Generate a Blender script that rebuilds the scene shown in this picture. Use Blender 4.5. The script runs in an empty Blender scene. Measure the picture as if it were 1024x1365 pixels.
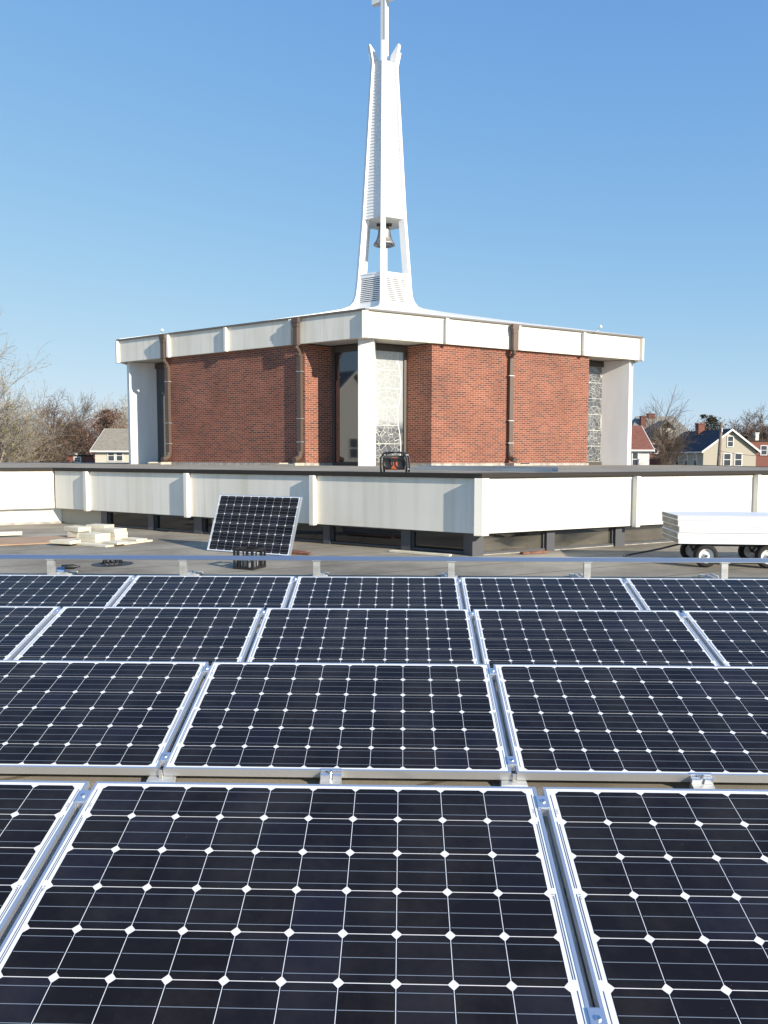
import bpy, math, random
from mathutils import Vector, Matrix
R = math.radians
sc = bpy.context.scene
col = sc.collection

# ------------------------------------------------------------------ camera
F_PX, PITCH, ROLL = 1004.2, 0.0716, 0.0017          # focal length in pixels of a 1024 wide frame
cam_data = bpy.data.cameras.new('camera'); cam = bpy.data.objects.new('camera', cam_data); col.objects.link(cam)
cam_data.sensor_fit = 'HORIZONTAL'; cam_data.sensor_width = 36.0
cam_data.lens = 36.0 * F_PX / 1024.0
cam_data.clip_start = 0.05; cam_data.clip_end = 3000
_r, _u = Vector((1, 0, 0)), Vector((0, math.sin(PITCH), math.cos(PITCH)))
_fw = Vector((0, math.cos(PITCH), -math.sin(PITCH)))
CR = _r * math.cos(ROLL) + _u * math.sin(ROLL)
CU = _u * math.cos(ROLL) - _r * math.sin(ROLL)
cam.matrix_world = Matrix((CR, CU, -_fw)).transposed().to_4x4()
sc.camera = cam

# ------------------------------------------------------------------ light
SUN_EL = R(23.0); SUN_AZ = R(-44.0)                  # azimuth counted from +X
to_sun = Vector((math.cos(SUN_EL)*math.cos(SUN_AZ), math.cos(SUN_EL)*math.sin(SUN_AZ), math.sin(SUN_EL)))
w = bpy.data.worlds.new('World'); sc.world = w; w.use_nodes = True
nt = w.node_tree; bg = nt.nodes['Background']
sky = nt.nodes.new('ShaderNodeTexSky'); sky.sky_type = 'NISHITA'; sky.sun_disc = False
sky.sun_elevation = SUN_EL; sky.sun_rotation = math.atan2(to_sun.x, to_sun.y)
sky.air_density = 0.7; sky.dust_density = 0.0; sky.ozone_density = 2.0; sky.altitude = 0
# soft shoulder on the sky's own colour, as the camera's: c -> A c / (1 + B c)
def _vm(op, b):
    n = nt.nodes.new('ShaderNodeVectorMath'); n.operation = op; n.inputs[1].default_value = b; return n
_k = 5.7
_a = _vm('MULTIPLY', (.28*_k, .47*_k, 1.18*_k)); _b = _vm('MULTIPLY', (.26, .47, 1.20)); _c = _vm('ADD', (1, 1, 1)); _d = _vm('DIVIDE', (1, 1, 1))
nt.links.new(sky.outputs['Color'], _a.inputs[0]); nt.links.new(sky.outputs['Color'], _b.inputs[0]); nt.links.new(_b.outputs[0], _c.inputs[0])
nt.links.new(_a.outputs[0], _d.inputs[0]); nt.links.new(_c.outputs[0], _d.inputs[1])
nt.links.new(_d.outputs[0], bg.inputs['Color']); bg.inputs['Strength'].default_value = 0.12
sl = bpy.data.lights.new('sun', 'SUN'); sl.energy = 4.6; sl.angle = R(0.5); sl.color = (1.0, 0.90, 0.76)
so = bpy.data.objects.new('sun', sl); col.objects.link(so)
so.rotation_mode = 'QUATERNION'; so.rotation_quaternion = to_sun.to_track_quat('Z', 'Y')
sc.view_settings.view_transform = 'Standard'; sc.view_settings.look = 'None'
sc.view_settings.exposure = 0.55; sc.view_settings.gamma = 1.0
try: sc.view_settings.use_curve_mapping = False
except Exception: pass

# ------------------------------------------------------------------ helpers
def pix(px, py, Y):
    """world point seen at a photo pixel, Y metres ahead of the camera"""
    a = (px - 512.0) / F_PX; b = -(py - 682.5) / F_PX
    d = _fw + CR * a + CU * b
    return d * (Y / d.y)
def pixz(px, py, z):
    a = (px - 512.0) / F_PX; b = -(py - 682.5) / F_PX
    d = _fw + CR * a + CU * b
    return d * (z / d.z)

class MB:
    """collects faces; build() links them as one mesh object"""
    def __init__(s): s.v = []; s.f = []; s.m = []; s.uv = []
    def face(s, pts, mi=0, uvs=None):
        b = len(s.v); s.v += [tuple(p) for p in pts]; s.f.append(tuple(range(b, b + len(pts)))); s.m.append(mi)
        s.uv.append(uvs)
    def hexa(s, c, mi=0):
        """c: 8 corners, 0-3 bottom ring, 4-7 top ring, same order"""
        b = len(s.v); s.v += [tuple(p) for p in c]
        for q in ((3,2,1,0),(4,5,6,7),(0,1,5,4),(1,2,6,5),(2,3,7,6),(3,0,4,7)):
            s.f.append(tuple(b+i for i in q)); s.m.append(mi); s.uv.append(None)
    def box(s, x0, x1, y0, y1, z0, z1, mi=0, fr=None):
        c = [(x0,y0,z0),(x1,y0,z0),(x1,y1,z0),(x0,y1,z0),(x0,y0,z1),(x1,y0,z1),(x1,y1,z1),(x0,y1,z1)]
        if fr: c = [fr(*p) for p in c]
        s.hexa(c, mi)
    def prism(s, poly, z0, z1, mi=0, fr=None):
        n = len(poly)
        lo = [(x, y, z0) for x, y in poly]; hi = [(x, y, z1) for x, y in poly]
        if fr: lo = [fr(*p) for p in lo]; hi = [fr(*p) for p in hi]
        b = len(s.v); s.v += [tuple(p) for p in lo + hi]
        fs = [tuple(b+i for i in range(n-1,-1,-1)), tuple(b+n+i for i in range(n))]
        fs += [(b+i, b+(i+1)%n, b+n+(i+1)%n, b+n+i) for i in range(n)]
        for f in fs: s.f.append(f); s.m.append(mi); s.uv.append(None)
    def tube(s, pts, rad, n=6, mi=0, cap=True):
        pts = [Vector(p) for p in pts]
        rads = rad if isinstance(rad, (list, tuple)) else [rad]*len(pts)
        b = len(s.v)
        t0 = (pts[1]-pts[0]).normalized(); ref = Vector((0,0,1)) if abs(t0.z) < .9 else Vector((1,0,0))
        for i, p in enumerate(pts):
            t = (pts[min(i+1,len(pts)-1)] - pts[max(i-1,0)])
            t = t.normalized() if t.length > 1e-9 else t0
            a = t.cross(ref)
            if a.length < 1e-6: a = t.cross(Vector((0,1,0)))
            a.normalize(); c = t.cross(a)
            for k in range(n):
                th = 2*math.pi*k/n
                s.v.append(tuple(p + (a*math.cos(th) + c*math.sin(th))*rads[i]))
        for i in range(len(pts)-1):
            for k in range(n):
                k2 = (k+1) % n
                s.f.append((b+i*n+k, b+i*n+k2, b+(i+1)*n+k2, b+(i+1)*n+k)); s.m.append(mi); s.uv.append(None)
        if cap and n > 2:
            s.f.append(tuple(b+k for k in range(n-1,-1,-1))); s.m.append(mi); s.uv.append(None)
            e = b+(len(pts)-1)*n
            s.f.append(tuple(e+k for k in range(n))); s.m.append(mi); s.uv.append(None)
    def lathe(s, prof, c, axis=Vector((0,0,1)), n=24, mi=0):
        axis = Vector(axis).normalized(); c = Vector(c)
        ref = Vector((1,0,0)) if abs(axis.x) < .9 else Vector((0,1,0))
        a = axis.cross(ref).normalized(); bb = axis.cross(a)
        b = len(s.v)
        for r, h in prof:
            for k in range(n):
                th = 2*math.pi*k/n
                s.v.append(tuple(c + axis*h + (a*math.cos(th)+bb*math.sin(th))*r))
        for i in range(len(prof)-1):
            for k in range(n):
                k2 = (k+1) % n
                s.f.append((b+i*n+k, b+i*n+k2, b+(i+1)*n+k2, b+(i+1)*n+k)); s.m.append(mi); s.uv.append(None)
    def build(s, name, mats, parent=None, smooth=False, bevel=0.0):
        me = bpy.data.meshes.new(name)
        me.from_pydata(s.v, [], s.f); me.update()
        if not isinstance(mats, (list, tuple)): mats = [mats]
        for m in mats: me.materials.append(m)
        me.polygons.foreach_set('material_index', s.m)
        if any(u for u in s.uv):
            ul = me.uv_layers.new(name='UVMap'); k = 0
            for u, f in zip(s.uv, s.f):
                for j in range(len(f)):
                    if u: ul.data[k].uv = u[j]
                    k += 1
        if smooth: me.polygons.foreach_set('use_smooth', [True]*len(me.polygons))
        o = bpy.data.objects.new(name, me); col.objects.link(o)
        if parent is not None: o.parent = parent
        if bevel:
            b = o.modifiers.new('bevel', 'BEVEL'); b.width = bevel; b.segments = 2; b.limit_method = 'ANGLE'
        return o

def tag(o, label=None, cat=None, group=None, kind=None):
    if label: o['label'] = label
    if cat: o['category'] = cat
    if group: o['group'] = group
    if kind: o['kind'] = kind
    return o
def empty(name, label, cat, group=None, loc=(0,0,0)):
    o = bpy.data.objects.new(name, None); col.objects.link(o); o.location = loc; o.empty_display_size = .2
    return tag(o, label, cat, group)
def copy_tree(o, parent=None):
    c = o.copy(); col.objects.link(c)
    if parent is not None: c.parent = parent
    for ch in list(o.children): copy_tree(ch, c)
    return c

# ------------------------------------------------------------------ materials
def mat(name, color, rough=.6, metal=0.0, ior=1.5, spec=.5):
    m = bpy.data.materials.new(name); m.use_nodes = True
    p = m.node_tree.nodes['Principled BSDF']
    p.inputs['Base Color'].default_value = (*color, 1); p.inputs['Roughness'].default_value = rough
    p.inputs['Metallic'].default_value = metal; p.inputs['IOR'].default_value = ior
    p.inputs['Specular IOR Level'].default_value = spec
    return m
def N(m, t, **kw):
    n = m.node_tree.nodes.new(t)
    for k, v in kw.items(): setattr(n, k, v)
    return n
def L(m, a, b): m.node_tree.links.new(a, b)
def P(m): return m.node_tree.nodes['Principled BSDF']
def vary(m, c1, c2, scale=(3,3,3), detail=6, lo=.35, hi=.65, coords='Object', bump=0.0, bscale=60, rough_var=0.0):
    """mottle a material between two of its own colours with stretched noise"""
    tc = N(m, 'ShaderNodeTexCoord'); mp = N(m, 'ShaderNodeMapping'); mp.inputs['Scale'].default_value = scale
    no = N(m, 'ShaderNodeTexNoise'); no.inputs['Scale'].default_value = 1; no.inputs['Detail'].default_value = detail
    rp = N(m, 'ShaderNodeValToRGB'); rp.color_ramp.elements[0].position = lo; rp.color_ramp.elements[1].position = hi
    rp.color_ramp.elements[0].color = (*c1, 1); rp.color_ramp.elements[1].color = (*c2, 1)
    L(m, tc.outputs[coords], mp.inputs['Vector']); L(m, mp.outputs['Vector'], no.inputs['Vector'])
    L(m, no.outputs['Fac'], rp.inputs['Fac']); L(m, rp.outputs['Color'], P(m).inputs['Base Color'])
    if bump:
        n2 = N(m, 'ShaderNodeTexNoise'); n2.inputs['Scale'].default_value = bscale; n2.inputs['Detail'].default_value = 4
        bp = N(m, 'ShaderNodeBump'); bp.inputs['Strength'].default_value = bump; bp.inputs['Distance'].default_value = .01
        L(m, tc.outputs[coords], n2.inputs['Vector']); L(m, n2.outputs['Fac'], bp.inputs['Height']); L(m, bp.outputs['Normal'], P(m).inputs['Normal'])
    return rp

M = {}
M['alu'] = mat('aluminium', (.78,.80,.82), .32, .85)
M['alu_frame'] = mat('anodised frame', (.74,.75,.76), .38, .8)
M['galv'] = mat('galvanised steel', (.60,.60,.58), .45, .6)
vary(M['galv'], (.50,.50,.48), (.70,.70,.67), (9,9,9), bump=.05)
M['rail'] = mat('rail metal', (.50,.53,.56), .34, .9)
M['bolt'] = mat('bolt steel', (.75,.75,.75), .25, 1.0)
M['sheet'] = mat('white backsheet', (.80,.81,.80), .18, 0, 1.45, .35)
M['cell'] = mat('solar cell', (.012,.012,.014), .18, 0, 1.30, .30)
def _cell():
    m = M['cell']; uv = N(m, 'ShaderNodeUVMap'); sx = N(m, 'ShaderNodeSeparateXYZ'); oi = N(m, 'ShaderNodeObjectInfo')
    ad = N(m, 'ShaderNodeMath', operation='MULTIPLY_ADD'); ad.inputs[1].default_value = 7.3
    fr = N(m, 'ShaderNodeMath', operation='FRACT')
    rp = N(m, 'ShaderNodeValToRGB'); e = rp.color_ramp.elements
    e[0].color = (.010,.009,.010,1); e[1].color = (.014,.014,.022,1); x = e.new(.8); x.color = (.012,.0115,.015,1)
    tc = N(m, 'ShaderNodeTexCoord'); no = N(m, 'ShaderNodeTexNoise'); no.inputs['Scale'].default_value = 2.2; no.inputs['Detail'].default_value = 9
    no.inputs['Roughness'].default_value = .7
    dr = N(m, 'ShaderNodeMapRange'); dr.inputs['From Min'].default_value = .45; dr.inputs['From Max'].default_value = .8; dr.inputs['To Max'].default_value = .10
    vd = N(m, 'ShaderNodeTexVoronoi'); vd.inputs['Scale'].default_value = 26; vd.inputs['Randomness'].default_value = 1
    sp_ = N(m, 'ShaderNodeMath', operation='LESS_THAN'); sp_.inputs[1].default_value = .035
    mk = N(m, 'ShaderNodeTexNoise'); mk.inputs['Scale'].default_value = 3.1; mg = N(m, 'ShaderNodeMath', operation='GREATER_THAN'); mg.inputs[1].default_value = .60
    sm = N(m, 'ShaderNodeMath', operation='MULTIPLY'); s2 = N(m, 'ShaderNodeMath', operation='MULTIPLY'); s2.inputs[1].default_value = .45
    mx = N(m, 'ShaderNodeMath', operation='MAXIMUM')
    mi = N(m, 'ShaderNodeMixRGB'); mi.inputs['Color2'].default_value = (.22,.20,.17,1)
    ro = N(m, 'ShaderNodeMapRange'); ro.inputs['To Min'].default_value = .13; ro.inputs['To Max'].default_value = .28
    L(m, uv.outputs['UV'], sx.inputs['Vector']); L(m, oi.outputs['Random'], ad.inputs[0]); L(m, sx.outputs['X'], ad.inputs[2]); L(m, ad.outputs[0], fr.inputs[0]); L(m, fr.outputs[0], rp.inputs['Fac'])
    L(m, tc.outputs['Object'], no.inputs['Vector']); L(m, no.outputs['Fac'], dr.inputs['Value'])
    L(m, tc.outputs['Object'], vd.inputs['Vector']); L(m, vd.outputs['Distance'], sp_.inputs[0]); L(m, tc.outputs['Object'], mk.inputs['Vector']); L(m, mk.outputs['Fac'], mg.inputs[0])
    L(m, sp_.outputs[0], sm.inputs[0]); L(m, mg.outputs[0], sm.inputs[1]); L(m, sm.outputs[0], s2.inputs[0])
    L(m, dr.outputs[0], mx.inputs[0]); L(m, s2.outputs[0], mx.inputs[1]); L(m, mx.outputs[0], mi.inputs['Fac']); L(m, rp.outputs['Color'], mi.inputs['Color1']); L(m, mi.outputs['Color'], P(m).inputs['Base Color'])
    L(m, no.outputs['Fac'], ro.inputs['Value']); L(m, ro.outputs[0], P(m).inputs['Roughness'])
_cell()
M['busbar'] = mat('busbar', (.30,.34,.38), .35, .3)
M['ribbon'] = mat('ribbon', (.10,.14,.20), .3, .2)
M['ptext'] = mat('grey print', (.30,.31,.32), .5)

def fascia_mat(name):
    m = mat(name, (.74,.73,.67), .75)
    tc = N(m, 'ShaderNodeTexCoord')
    mp = N(m, 'ShaderNodeMapping'); mp.inputs['Scale'].default_value = (5, 5, .22)
    no = N(m, 'ShaderNodeTexNoise'); no.inputs['Scale'].default_value = 1; no.inputs['Detail'].default_value = 8
    rp = N(m, 'ShaderNodeValToRGB'); rp.color_ramp.elements[0].position = .3; rp.color_ramp.elements[1].position = .55
    rp.color_ramp.elements[0].color = (.75,.71,.61,1); rp.color_ramp.elements[1].color = (.85,.82,.73,1)
    n2 = N(m, 'ShaderNodeTexNoise'); n2.inputs['Scale'].default_value = .9; n2.inputs['Detail'].default_value = 5
    r2 = N(m, 'ShaderNodeValToRGB'); r2.color_ramp.elements[0].position = .35; r2.color_ramp.elements[1].position = .6
    r2.color_ramp.elements[0].color = (.94,.93,.90,1); r2.color_ramp.elements[1].color = (1,1,1,1)
    mx = N(m, 'ShaderNodeMixRGB', blend_type='MULTIPLY'); mx.inputs['Fac'].default_value = 1
    n3 = N(m, 'ShaderNodeTexNoise'); n3.inputs['Scale'].default_value = 90
    bp = N(m, 'ShaderNodeBump'); bp.inputs['Strength'].default_value = .12; bp.inputs['Distance'].default_value = .004
    L(m, tc.outputs['Object'], mp.inputs['Vector']); L(m, mp.outputs['Vector'], no.inputs['Vector']); L(m, no.outputs['Fac'], rp.inputs['Fac'])
    L(m, tc.outputs['Object'], n2.inputs['Vector']); L(m, n2.outputs['Fac'], r2.inputs['Fac'])
    ms = N(m, 'ShaderNodeMapping'); ms.inputs['Scale'].default_value = (9, 9, .35)
    ns = N(m, 'ShaderNodeTexNoise'); ns.inputs['Scale'].default_value = 1; ns.inputs['Detail'].default_value = 3
    nb = N(m, 'ShaderNodeTexNoise'); nb.inputs['Scale'].default_value = .45
    rs = N(m, 'ShaderNodeMapRange'); rs.inputs['From Min'].default_value = .56; rs.inputs['From Max'].default_value = .74
    rb = N(m, 'ShaderNodeMapRange'); rb.inputs['From Min'].default_value = .45; rb.inputs['From Max'].default_value = .62
    pr = N(m, 'ShaderNodeMath', operation='MULTIPLY'); p2 = N(m, 'ShaderNodeMath', operation='MULTIPLY'); p2.inputs[1].default_value = .42
    st = N(m, 'ShaderNodeMixRGB'); st.inputs['Color2'].default_value = (.42,.345,.24,1)
    L(m, tc.outputs['Object'], ms.inputs['Vector']); L(m, ms.outputs['Vector'], ns.inputs['Vector']); L(m, ns.outputs['Fac'], rs.inputs['Value'])
    L(m, tc.outputs['Object'], nb.inputs['Vector']); L(m, nb.outputs['Fac'], rb.inputs['Value']); L(m, rs.outputs[0], pr.inputs[0]); L(m, rb.outputs[0], pr.inputs[1]); L(m, pr.outputs[0], p2.inputs[0])
    L(m, rp.outputs['Color'], mx.inputs['Color1']); L(m, r2.outputs['Color'], mx.inputs['Color2'])
    L(m, mx.outputs['Color'], st.inputs['Color1']); L(m, p2.outputs[0], st.inputs['Fac']); L(m, st.outputs['Color'], P(m).inputs['Base Color'])
    L(m, tc.outputs['Object'], n3.inputs['Vector']); L(m, n3.outputs['Fac'], bp.inputs['Height']); L(m, bp.outputs['Normal'], P(m).inputs['Normal'])
    return m
M['fascia'] = fascia_mat('cast panel')
M['white'] = mat('white paint', (.80,.80,.78), .55)
vary(M['white'], (.74,.74,.71), (.82,.82,.80), (2,2,.6))
M['steeple'] = mat('steeple paint', (.82,.82,.80), .45)
M['soffit'] = mat('soffit', (.58,.56,.50), .8)
M['bronze'] = mat('bronze metal', (.085,.070,.060), .45, .3)
M['downspout'] = mat('brown downspout', (.12,.085,.066), .5, .1)
M['trim'] = mat('brown edge trim', (.04,.035,.030), .7, .0, spec=.2); M['ctrim'] = mat('church edge trim', (.15,.135,.12), .55)
M['membrane'] = mat('white membrane', (.78,.78,.76), .6)
M['dark'] = mat('dark interior', (.012,.012,.014), .9)
M['bellm'] = mat('bell bronze', (.36,.34,.32), .42, .7)
vary(M['bellm'], (.28,.265,.25), (.45,.43,.40), (4,4,4))
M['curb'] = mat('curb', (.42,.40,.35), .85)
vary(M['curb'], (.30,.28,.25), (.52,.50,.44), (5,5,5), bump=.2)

def brick_mat(name, light=(.25,.073,.042), dark=(.115,.046,.036), mort=(.42,.26,.185)):
    m = mat(name, light, .85)
    uv = N(m, 'ShaderNodeUVMap')
    b = N(m, 'ShaderNodeTexBrick'); b.offset = .5; b.inputs['Scale'].default_value = 1
    b.inputs['Color1'].default_value = (0,0,0,1); b.inputs['Color2'].default_value = (1,1,1,1); b.inputs['Mortar'].default_value = (.5,.5,.5,1)
    b.inputs['Mortar Size'].default_value = .0088; b.inputs['Mortar Smooth'].default_value = .1
    b.inputs['Brick Width'].default_value = .2032; b.inputs['Row Height'].default_value = .0677
    rp = N(m, 'ShaderNodeValToRGB'); e = rp.color_ramp.elements
    e[0].position = 0; e[0].color = (*dark, 1)
    e[1].position = 1; e[1].color = (light[0]*1.12, light[1]*1.2, light[2]*1.25, 1)
    a = e.new(.14); a.color = (dark[0]*1.3, dark[1]*1.3, dark[2]*1.3, 1)
    a = e.new(.30); a.color = (light[0]*.72, light[1]*.66, light[2]*.7, 1)
    a = e.new(.6); a.color = (*light, 1)
    mx = N(m, 'ShaderNodeMixRGB'); mx.inputs['Color2'].default_value = (*mort, 1)
    no = N(m, 'ShaderNodeTexNoise'); no.inputs['Scale'].default_value = .7; no.inputs['Detail'].default_value = 6
    r2 = N(m, 'ShaderNodeValToRGB'); r2.color_ramp.elements[0].color = (.76,.74,.74,1); r2.color_ramp.elements[1].color = (1.14,1.12,1.10,1)
    r2.color_ramp.elements[0].position = .3; r2.color_ramp.elements[1].position = .7
    mu = N(m, 'ShaderNodeMixRGB', blend_type='MULTIPLY'); mu.inputs['Fac'].default_value = 1
    bp = N(m, 'ShaderNodeBump', invert=True); bp.inputs['Strength'].default_value = .6; bp.inputs['Distance'].default_value = .008
    L(m, uv.outputs['UV'], b.inputs['Vector']); L(m, b.outputs['Color'], rp.inputs['Fac']); L(m, rp.outputs['Color'], mx.inputs['Color1'])
    L(m, b.outputs['Fac'], mx.inputs['Fac']); L(m, uv.outputs['UV'], no.inputs['Vector']); L(m, no.outputs['Fac'], r2.inputs['Fac'])
    L(m, mx.outputs['Color'], mu.inputs['Color1']); L(m, r2.outputs['Color'], mu.inputs['Color2']); L(m, mu.outputs['Color'], P(m).inputs['Base Color'])
    L(m, b.outputs['Fac'], bp.inputs['Height']); L(m, bp.outputs['Normal'], P(m).inputs['Normal'])
    return m
M['brick'] = brick_mat('church brick')

def deck_mat():
    m = mat('roof felt', (.2,.19,.17), .95, spec=.15)
    tc = N(m, 'ShaderNodeTexCoord')
    no = N(m, 'ShaderNodeTexNoise'); no.inputs['Scale'].default_value = .55; no.inputs['Detail'].default_value = 9; no.inputs['Roughness'].default_value = .65
    rp = N(m, 'ShaderNodeValToRGB'); rp.color_ramp.elements[0].position = .32; rp.color_ramp.elements[1].position = .68
    rp.color_ramp.elements[0].color = (.19,.168,.132,1); rp.color_ramp.elements[1].color = (.41,.37,.295,1)
    n2 = N(m, 'ShaderNodeTexNoise'); n2.inputs['Scale'].default_value = 220; n2.inputs['Detail'].default_value = 3
    r2 = N(m, 'ShaderNodeValToRGB'); r2.color_ramp.elements[0].color = (.75,.75,.75,1); r2.color_ramp.elements[1].color = (1.2,1.2,1.2,1)
    r2.color_ramp.elements[0].position = .35; r2.color_ramp.elements[1].position = .65
    # lap seams every metre along one direction
    sx = N(m, 'ShaderNodeSeparateXYZ'); md = N(m, 'ShaderNodeMath', operation='PINGPONG'); md.inputs[1].default_value = .5
    mp = N(m, 'ShaderNodeMapping'); mp.inputs['Rotation'].default_value = (0, 0, R(-28))
    lt = N(m, 'ShaderNodeMath', operation='LESS_THAN'); lt.inputs[1].default_value = .018
    sm = N(m, 'ShaderNodeMixRGB', blend_type='MULTIPLY'); sm.inputs['Color2'].default_value = (.55,.53,.5,1)
    mu = N(m, 'ShaderNodeMixRGB', blend_type='MULTIPLY'); mu.inputs['Fac'].default_value = 1
    bp = N(m, 'ShaderNodeBump'); bp.inputs['Strength'].default_value = .3; bp.inputs['Distance'].default_value = .004
    L(m, tc.outputs['Object'], no.inputs['Vector']); L(m, no.outputs['Fac'], rp.inputs['Fac'])
    L(m, tc.outputs['Object'], n2.inputs['Vector']); L(m, n2.outputs['Fac'], r2.inputs['Fac'])
    L(m, rp.outputs['Color'], mu.inputs['Color1']); L(m, r2.outputs['Color'], mu.inputs['Color2'])
    L(m, tc.outputs['Object'], mp.inputs['Vector']); L(m, mp.outputs['Vector'], sx.inputs['Vector']); L(m, sx.outputs['Y'], md.inputs[0]); L(m, md.outputs[0], lt.inputs[0])
    L(m, lt.outputs[0], sm.inputs['Fac']); L(m, mu.outputs['Color'], sm.inputs['Color1']); L(m, sm.outputs['Color'], P(m).inputs['Base Color'])
    L(m, n2.outputs['Fac'], bp.inputs['Height']); L(m, bp.outputs['Normal'], P(m).inputs['Normal'])
    return m
M['deck'] = deck_mat()
M['hallroof'] = mat('hall roof felt', (.17,.16,.15), .95, spec=.15)
vary(M['hallroof'], (.25,.22,.175), (.40,.36,.29), (.8,.8,.8), 8, .3, .7, bump=.2, bscale=150)

def came_glass(name, scale, line, sky_paint):
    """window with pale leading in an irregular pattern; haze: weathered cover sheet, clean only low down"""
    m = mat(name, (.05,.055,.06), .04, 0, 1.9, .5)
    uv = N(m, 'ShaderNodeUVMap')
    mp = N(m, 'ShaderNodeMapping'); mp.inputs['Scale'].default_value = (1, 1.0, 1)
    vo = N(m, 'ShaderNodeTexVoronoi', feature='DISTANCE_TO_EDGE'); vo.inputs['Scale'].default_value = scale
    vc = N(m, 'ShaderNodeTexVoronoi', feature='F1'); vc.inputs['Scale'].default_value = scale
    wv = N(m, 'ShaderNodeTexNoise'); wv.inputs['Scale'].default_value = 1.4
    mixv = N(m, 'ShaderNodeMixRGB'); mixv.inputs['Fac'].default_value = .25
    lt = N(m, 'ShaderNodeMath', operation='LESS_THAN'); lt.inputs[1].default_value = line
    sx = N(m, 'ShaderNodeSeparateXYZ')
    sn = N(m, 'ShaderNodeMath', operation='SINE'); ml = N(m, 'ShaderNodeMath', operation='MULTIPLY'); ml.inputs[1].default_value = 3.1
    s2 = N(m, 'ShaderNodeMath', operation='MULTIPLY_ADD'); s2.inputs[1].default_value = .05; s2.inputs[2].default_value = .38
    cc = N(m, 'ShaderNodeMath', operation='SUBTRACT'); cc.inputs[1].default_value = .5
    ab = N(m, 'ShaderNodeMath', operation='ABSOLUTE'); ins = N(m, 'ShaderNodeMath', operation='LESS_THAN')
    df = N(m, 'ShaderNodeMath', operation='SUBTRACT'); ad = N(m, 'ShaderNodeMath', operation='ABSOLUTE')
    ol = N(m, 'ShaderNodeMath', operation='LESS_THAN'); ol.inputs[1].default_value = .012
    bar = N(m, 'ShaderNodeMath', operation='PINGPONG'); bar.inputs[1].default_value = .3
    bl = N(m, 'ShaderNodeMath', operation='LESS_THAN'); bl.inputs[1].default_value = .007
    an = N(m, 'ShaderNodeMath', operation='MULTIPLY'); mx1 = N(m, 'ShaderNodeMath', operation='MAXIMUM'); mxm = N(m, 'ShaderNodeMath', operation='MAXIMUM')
    # the panes themselves: per-pane tint, and the sky's reflection painted pale above a ragged level
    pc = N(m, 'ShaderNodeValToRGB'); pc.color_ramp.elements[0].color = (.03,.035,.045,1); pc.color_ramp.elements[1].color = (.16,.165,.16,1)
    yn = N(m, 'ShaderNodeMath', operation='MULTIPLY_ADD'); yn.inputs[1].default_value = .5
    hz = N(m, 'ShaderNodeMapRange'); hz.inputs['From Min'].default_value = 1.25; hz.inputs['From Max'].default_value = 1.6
    hz.inputs['To Min'].default_value = 0; hz.inputs['To Max'].default_value = sky_paint
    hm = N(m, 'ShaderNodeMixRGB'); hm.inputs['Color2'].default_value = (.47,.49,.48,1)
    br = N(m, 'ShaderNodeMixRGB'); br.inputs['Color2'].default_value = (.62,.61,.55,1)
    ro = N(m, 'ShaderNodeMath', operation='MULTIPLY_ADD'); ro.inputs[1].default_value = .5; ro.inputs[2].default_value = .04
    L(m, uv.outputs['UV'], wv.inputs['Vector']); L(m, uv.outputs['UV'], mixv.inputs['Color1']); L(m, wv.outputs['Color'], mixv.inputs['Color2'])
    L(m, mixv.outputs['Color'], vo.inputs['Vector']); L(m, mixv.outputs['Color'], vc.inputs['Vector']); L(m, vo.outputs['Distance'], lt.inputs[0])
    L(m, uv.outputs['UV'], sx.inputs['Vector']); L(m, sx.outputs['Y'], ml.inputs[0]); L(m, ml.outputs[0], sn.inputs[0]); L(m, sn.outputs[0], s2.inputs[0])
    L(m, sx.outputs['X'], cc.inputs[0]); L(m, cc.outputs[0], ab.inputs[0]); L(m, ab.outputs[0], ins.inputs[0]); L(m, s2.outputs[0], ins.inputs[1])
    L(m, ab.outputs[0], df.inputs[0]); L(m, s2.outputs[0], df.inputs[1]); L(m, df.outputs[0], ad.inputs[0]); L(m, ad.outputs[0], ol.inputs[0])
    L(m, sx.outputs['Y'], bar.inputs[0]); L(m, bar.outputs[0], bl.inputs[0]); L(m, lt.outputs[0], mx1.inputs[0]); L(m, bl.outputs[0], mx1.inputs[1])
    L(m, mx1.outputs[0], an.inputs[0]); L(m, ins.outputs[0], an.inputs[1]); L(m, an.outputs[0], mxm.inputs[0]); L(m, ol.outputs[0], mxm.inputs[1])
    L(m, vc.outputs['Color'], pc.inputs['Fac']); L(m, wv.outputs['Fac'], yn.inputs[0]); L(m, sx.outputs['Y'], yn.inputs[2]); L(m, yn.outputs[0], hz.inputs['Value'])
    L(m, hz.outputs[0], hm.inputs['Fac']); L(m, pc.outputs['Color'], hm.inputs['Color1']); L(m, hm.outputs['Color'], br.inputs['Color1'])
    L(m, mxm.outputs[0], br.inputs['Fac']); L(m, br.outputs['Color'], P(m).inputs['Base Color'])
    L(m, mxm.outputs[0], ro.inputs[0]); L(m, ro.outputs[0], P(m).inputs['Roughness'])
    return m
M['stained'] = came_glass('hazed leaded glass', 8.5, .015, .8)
M['stained_clear'] = came_glass('leaded glass', 8.5, .014, .05)
M['glass'] = mat('dark window glass', (.018,.020,.024), .03, 0, 2.0, .5)
M['hglass'] = mat('hall window glass', (.085,.08,.065), .025, 0, 2.7, .5)
vary(M['hglass'], (.035,.032,.026), (.13,.118,.09), (1.2,1.2,3), 5, .3, .7)  # tan mottle painted in for the sunlit deck mirrored in the right panes
M['mullion'] = mat('grey mullion', (.085,.088,.098), .5, .1)
M['hglass_dark'] = mat('dark hall glass', (.012,.012,.014), .03, 0, 1.75, .5)  # same glass on the shaded left side, its shade put into the colour
M['grime'] = mat('grimy base', (.07,.062,.052), .9); vary(M['grime'], (.035,.03,.026), (.13,.105,.08), (4,4,9))  # dark brown mottle for the base below the left windows
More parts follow.
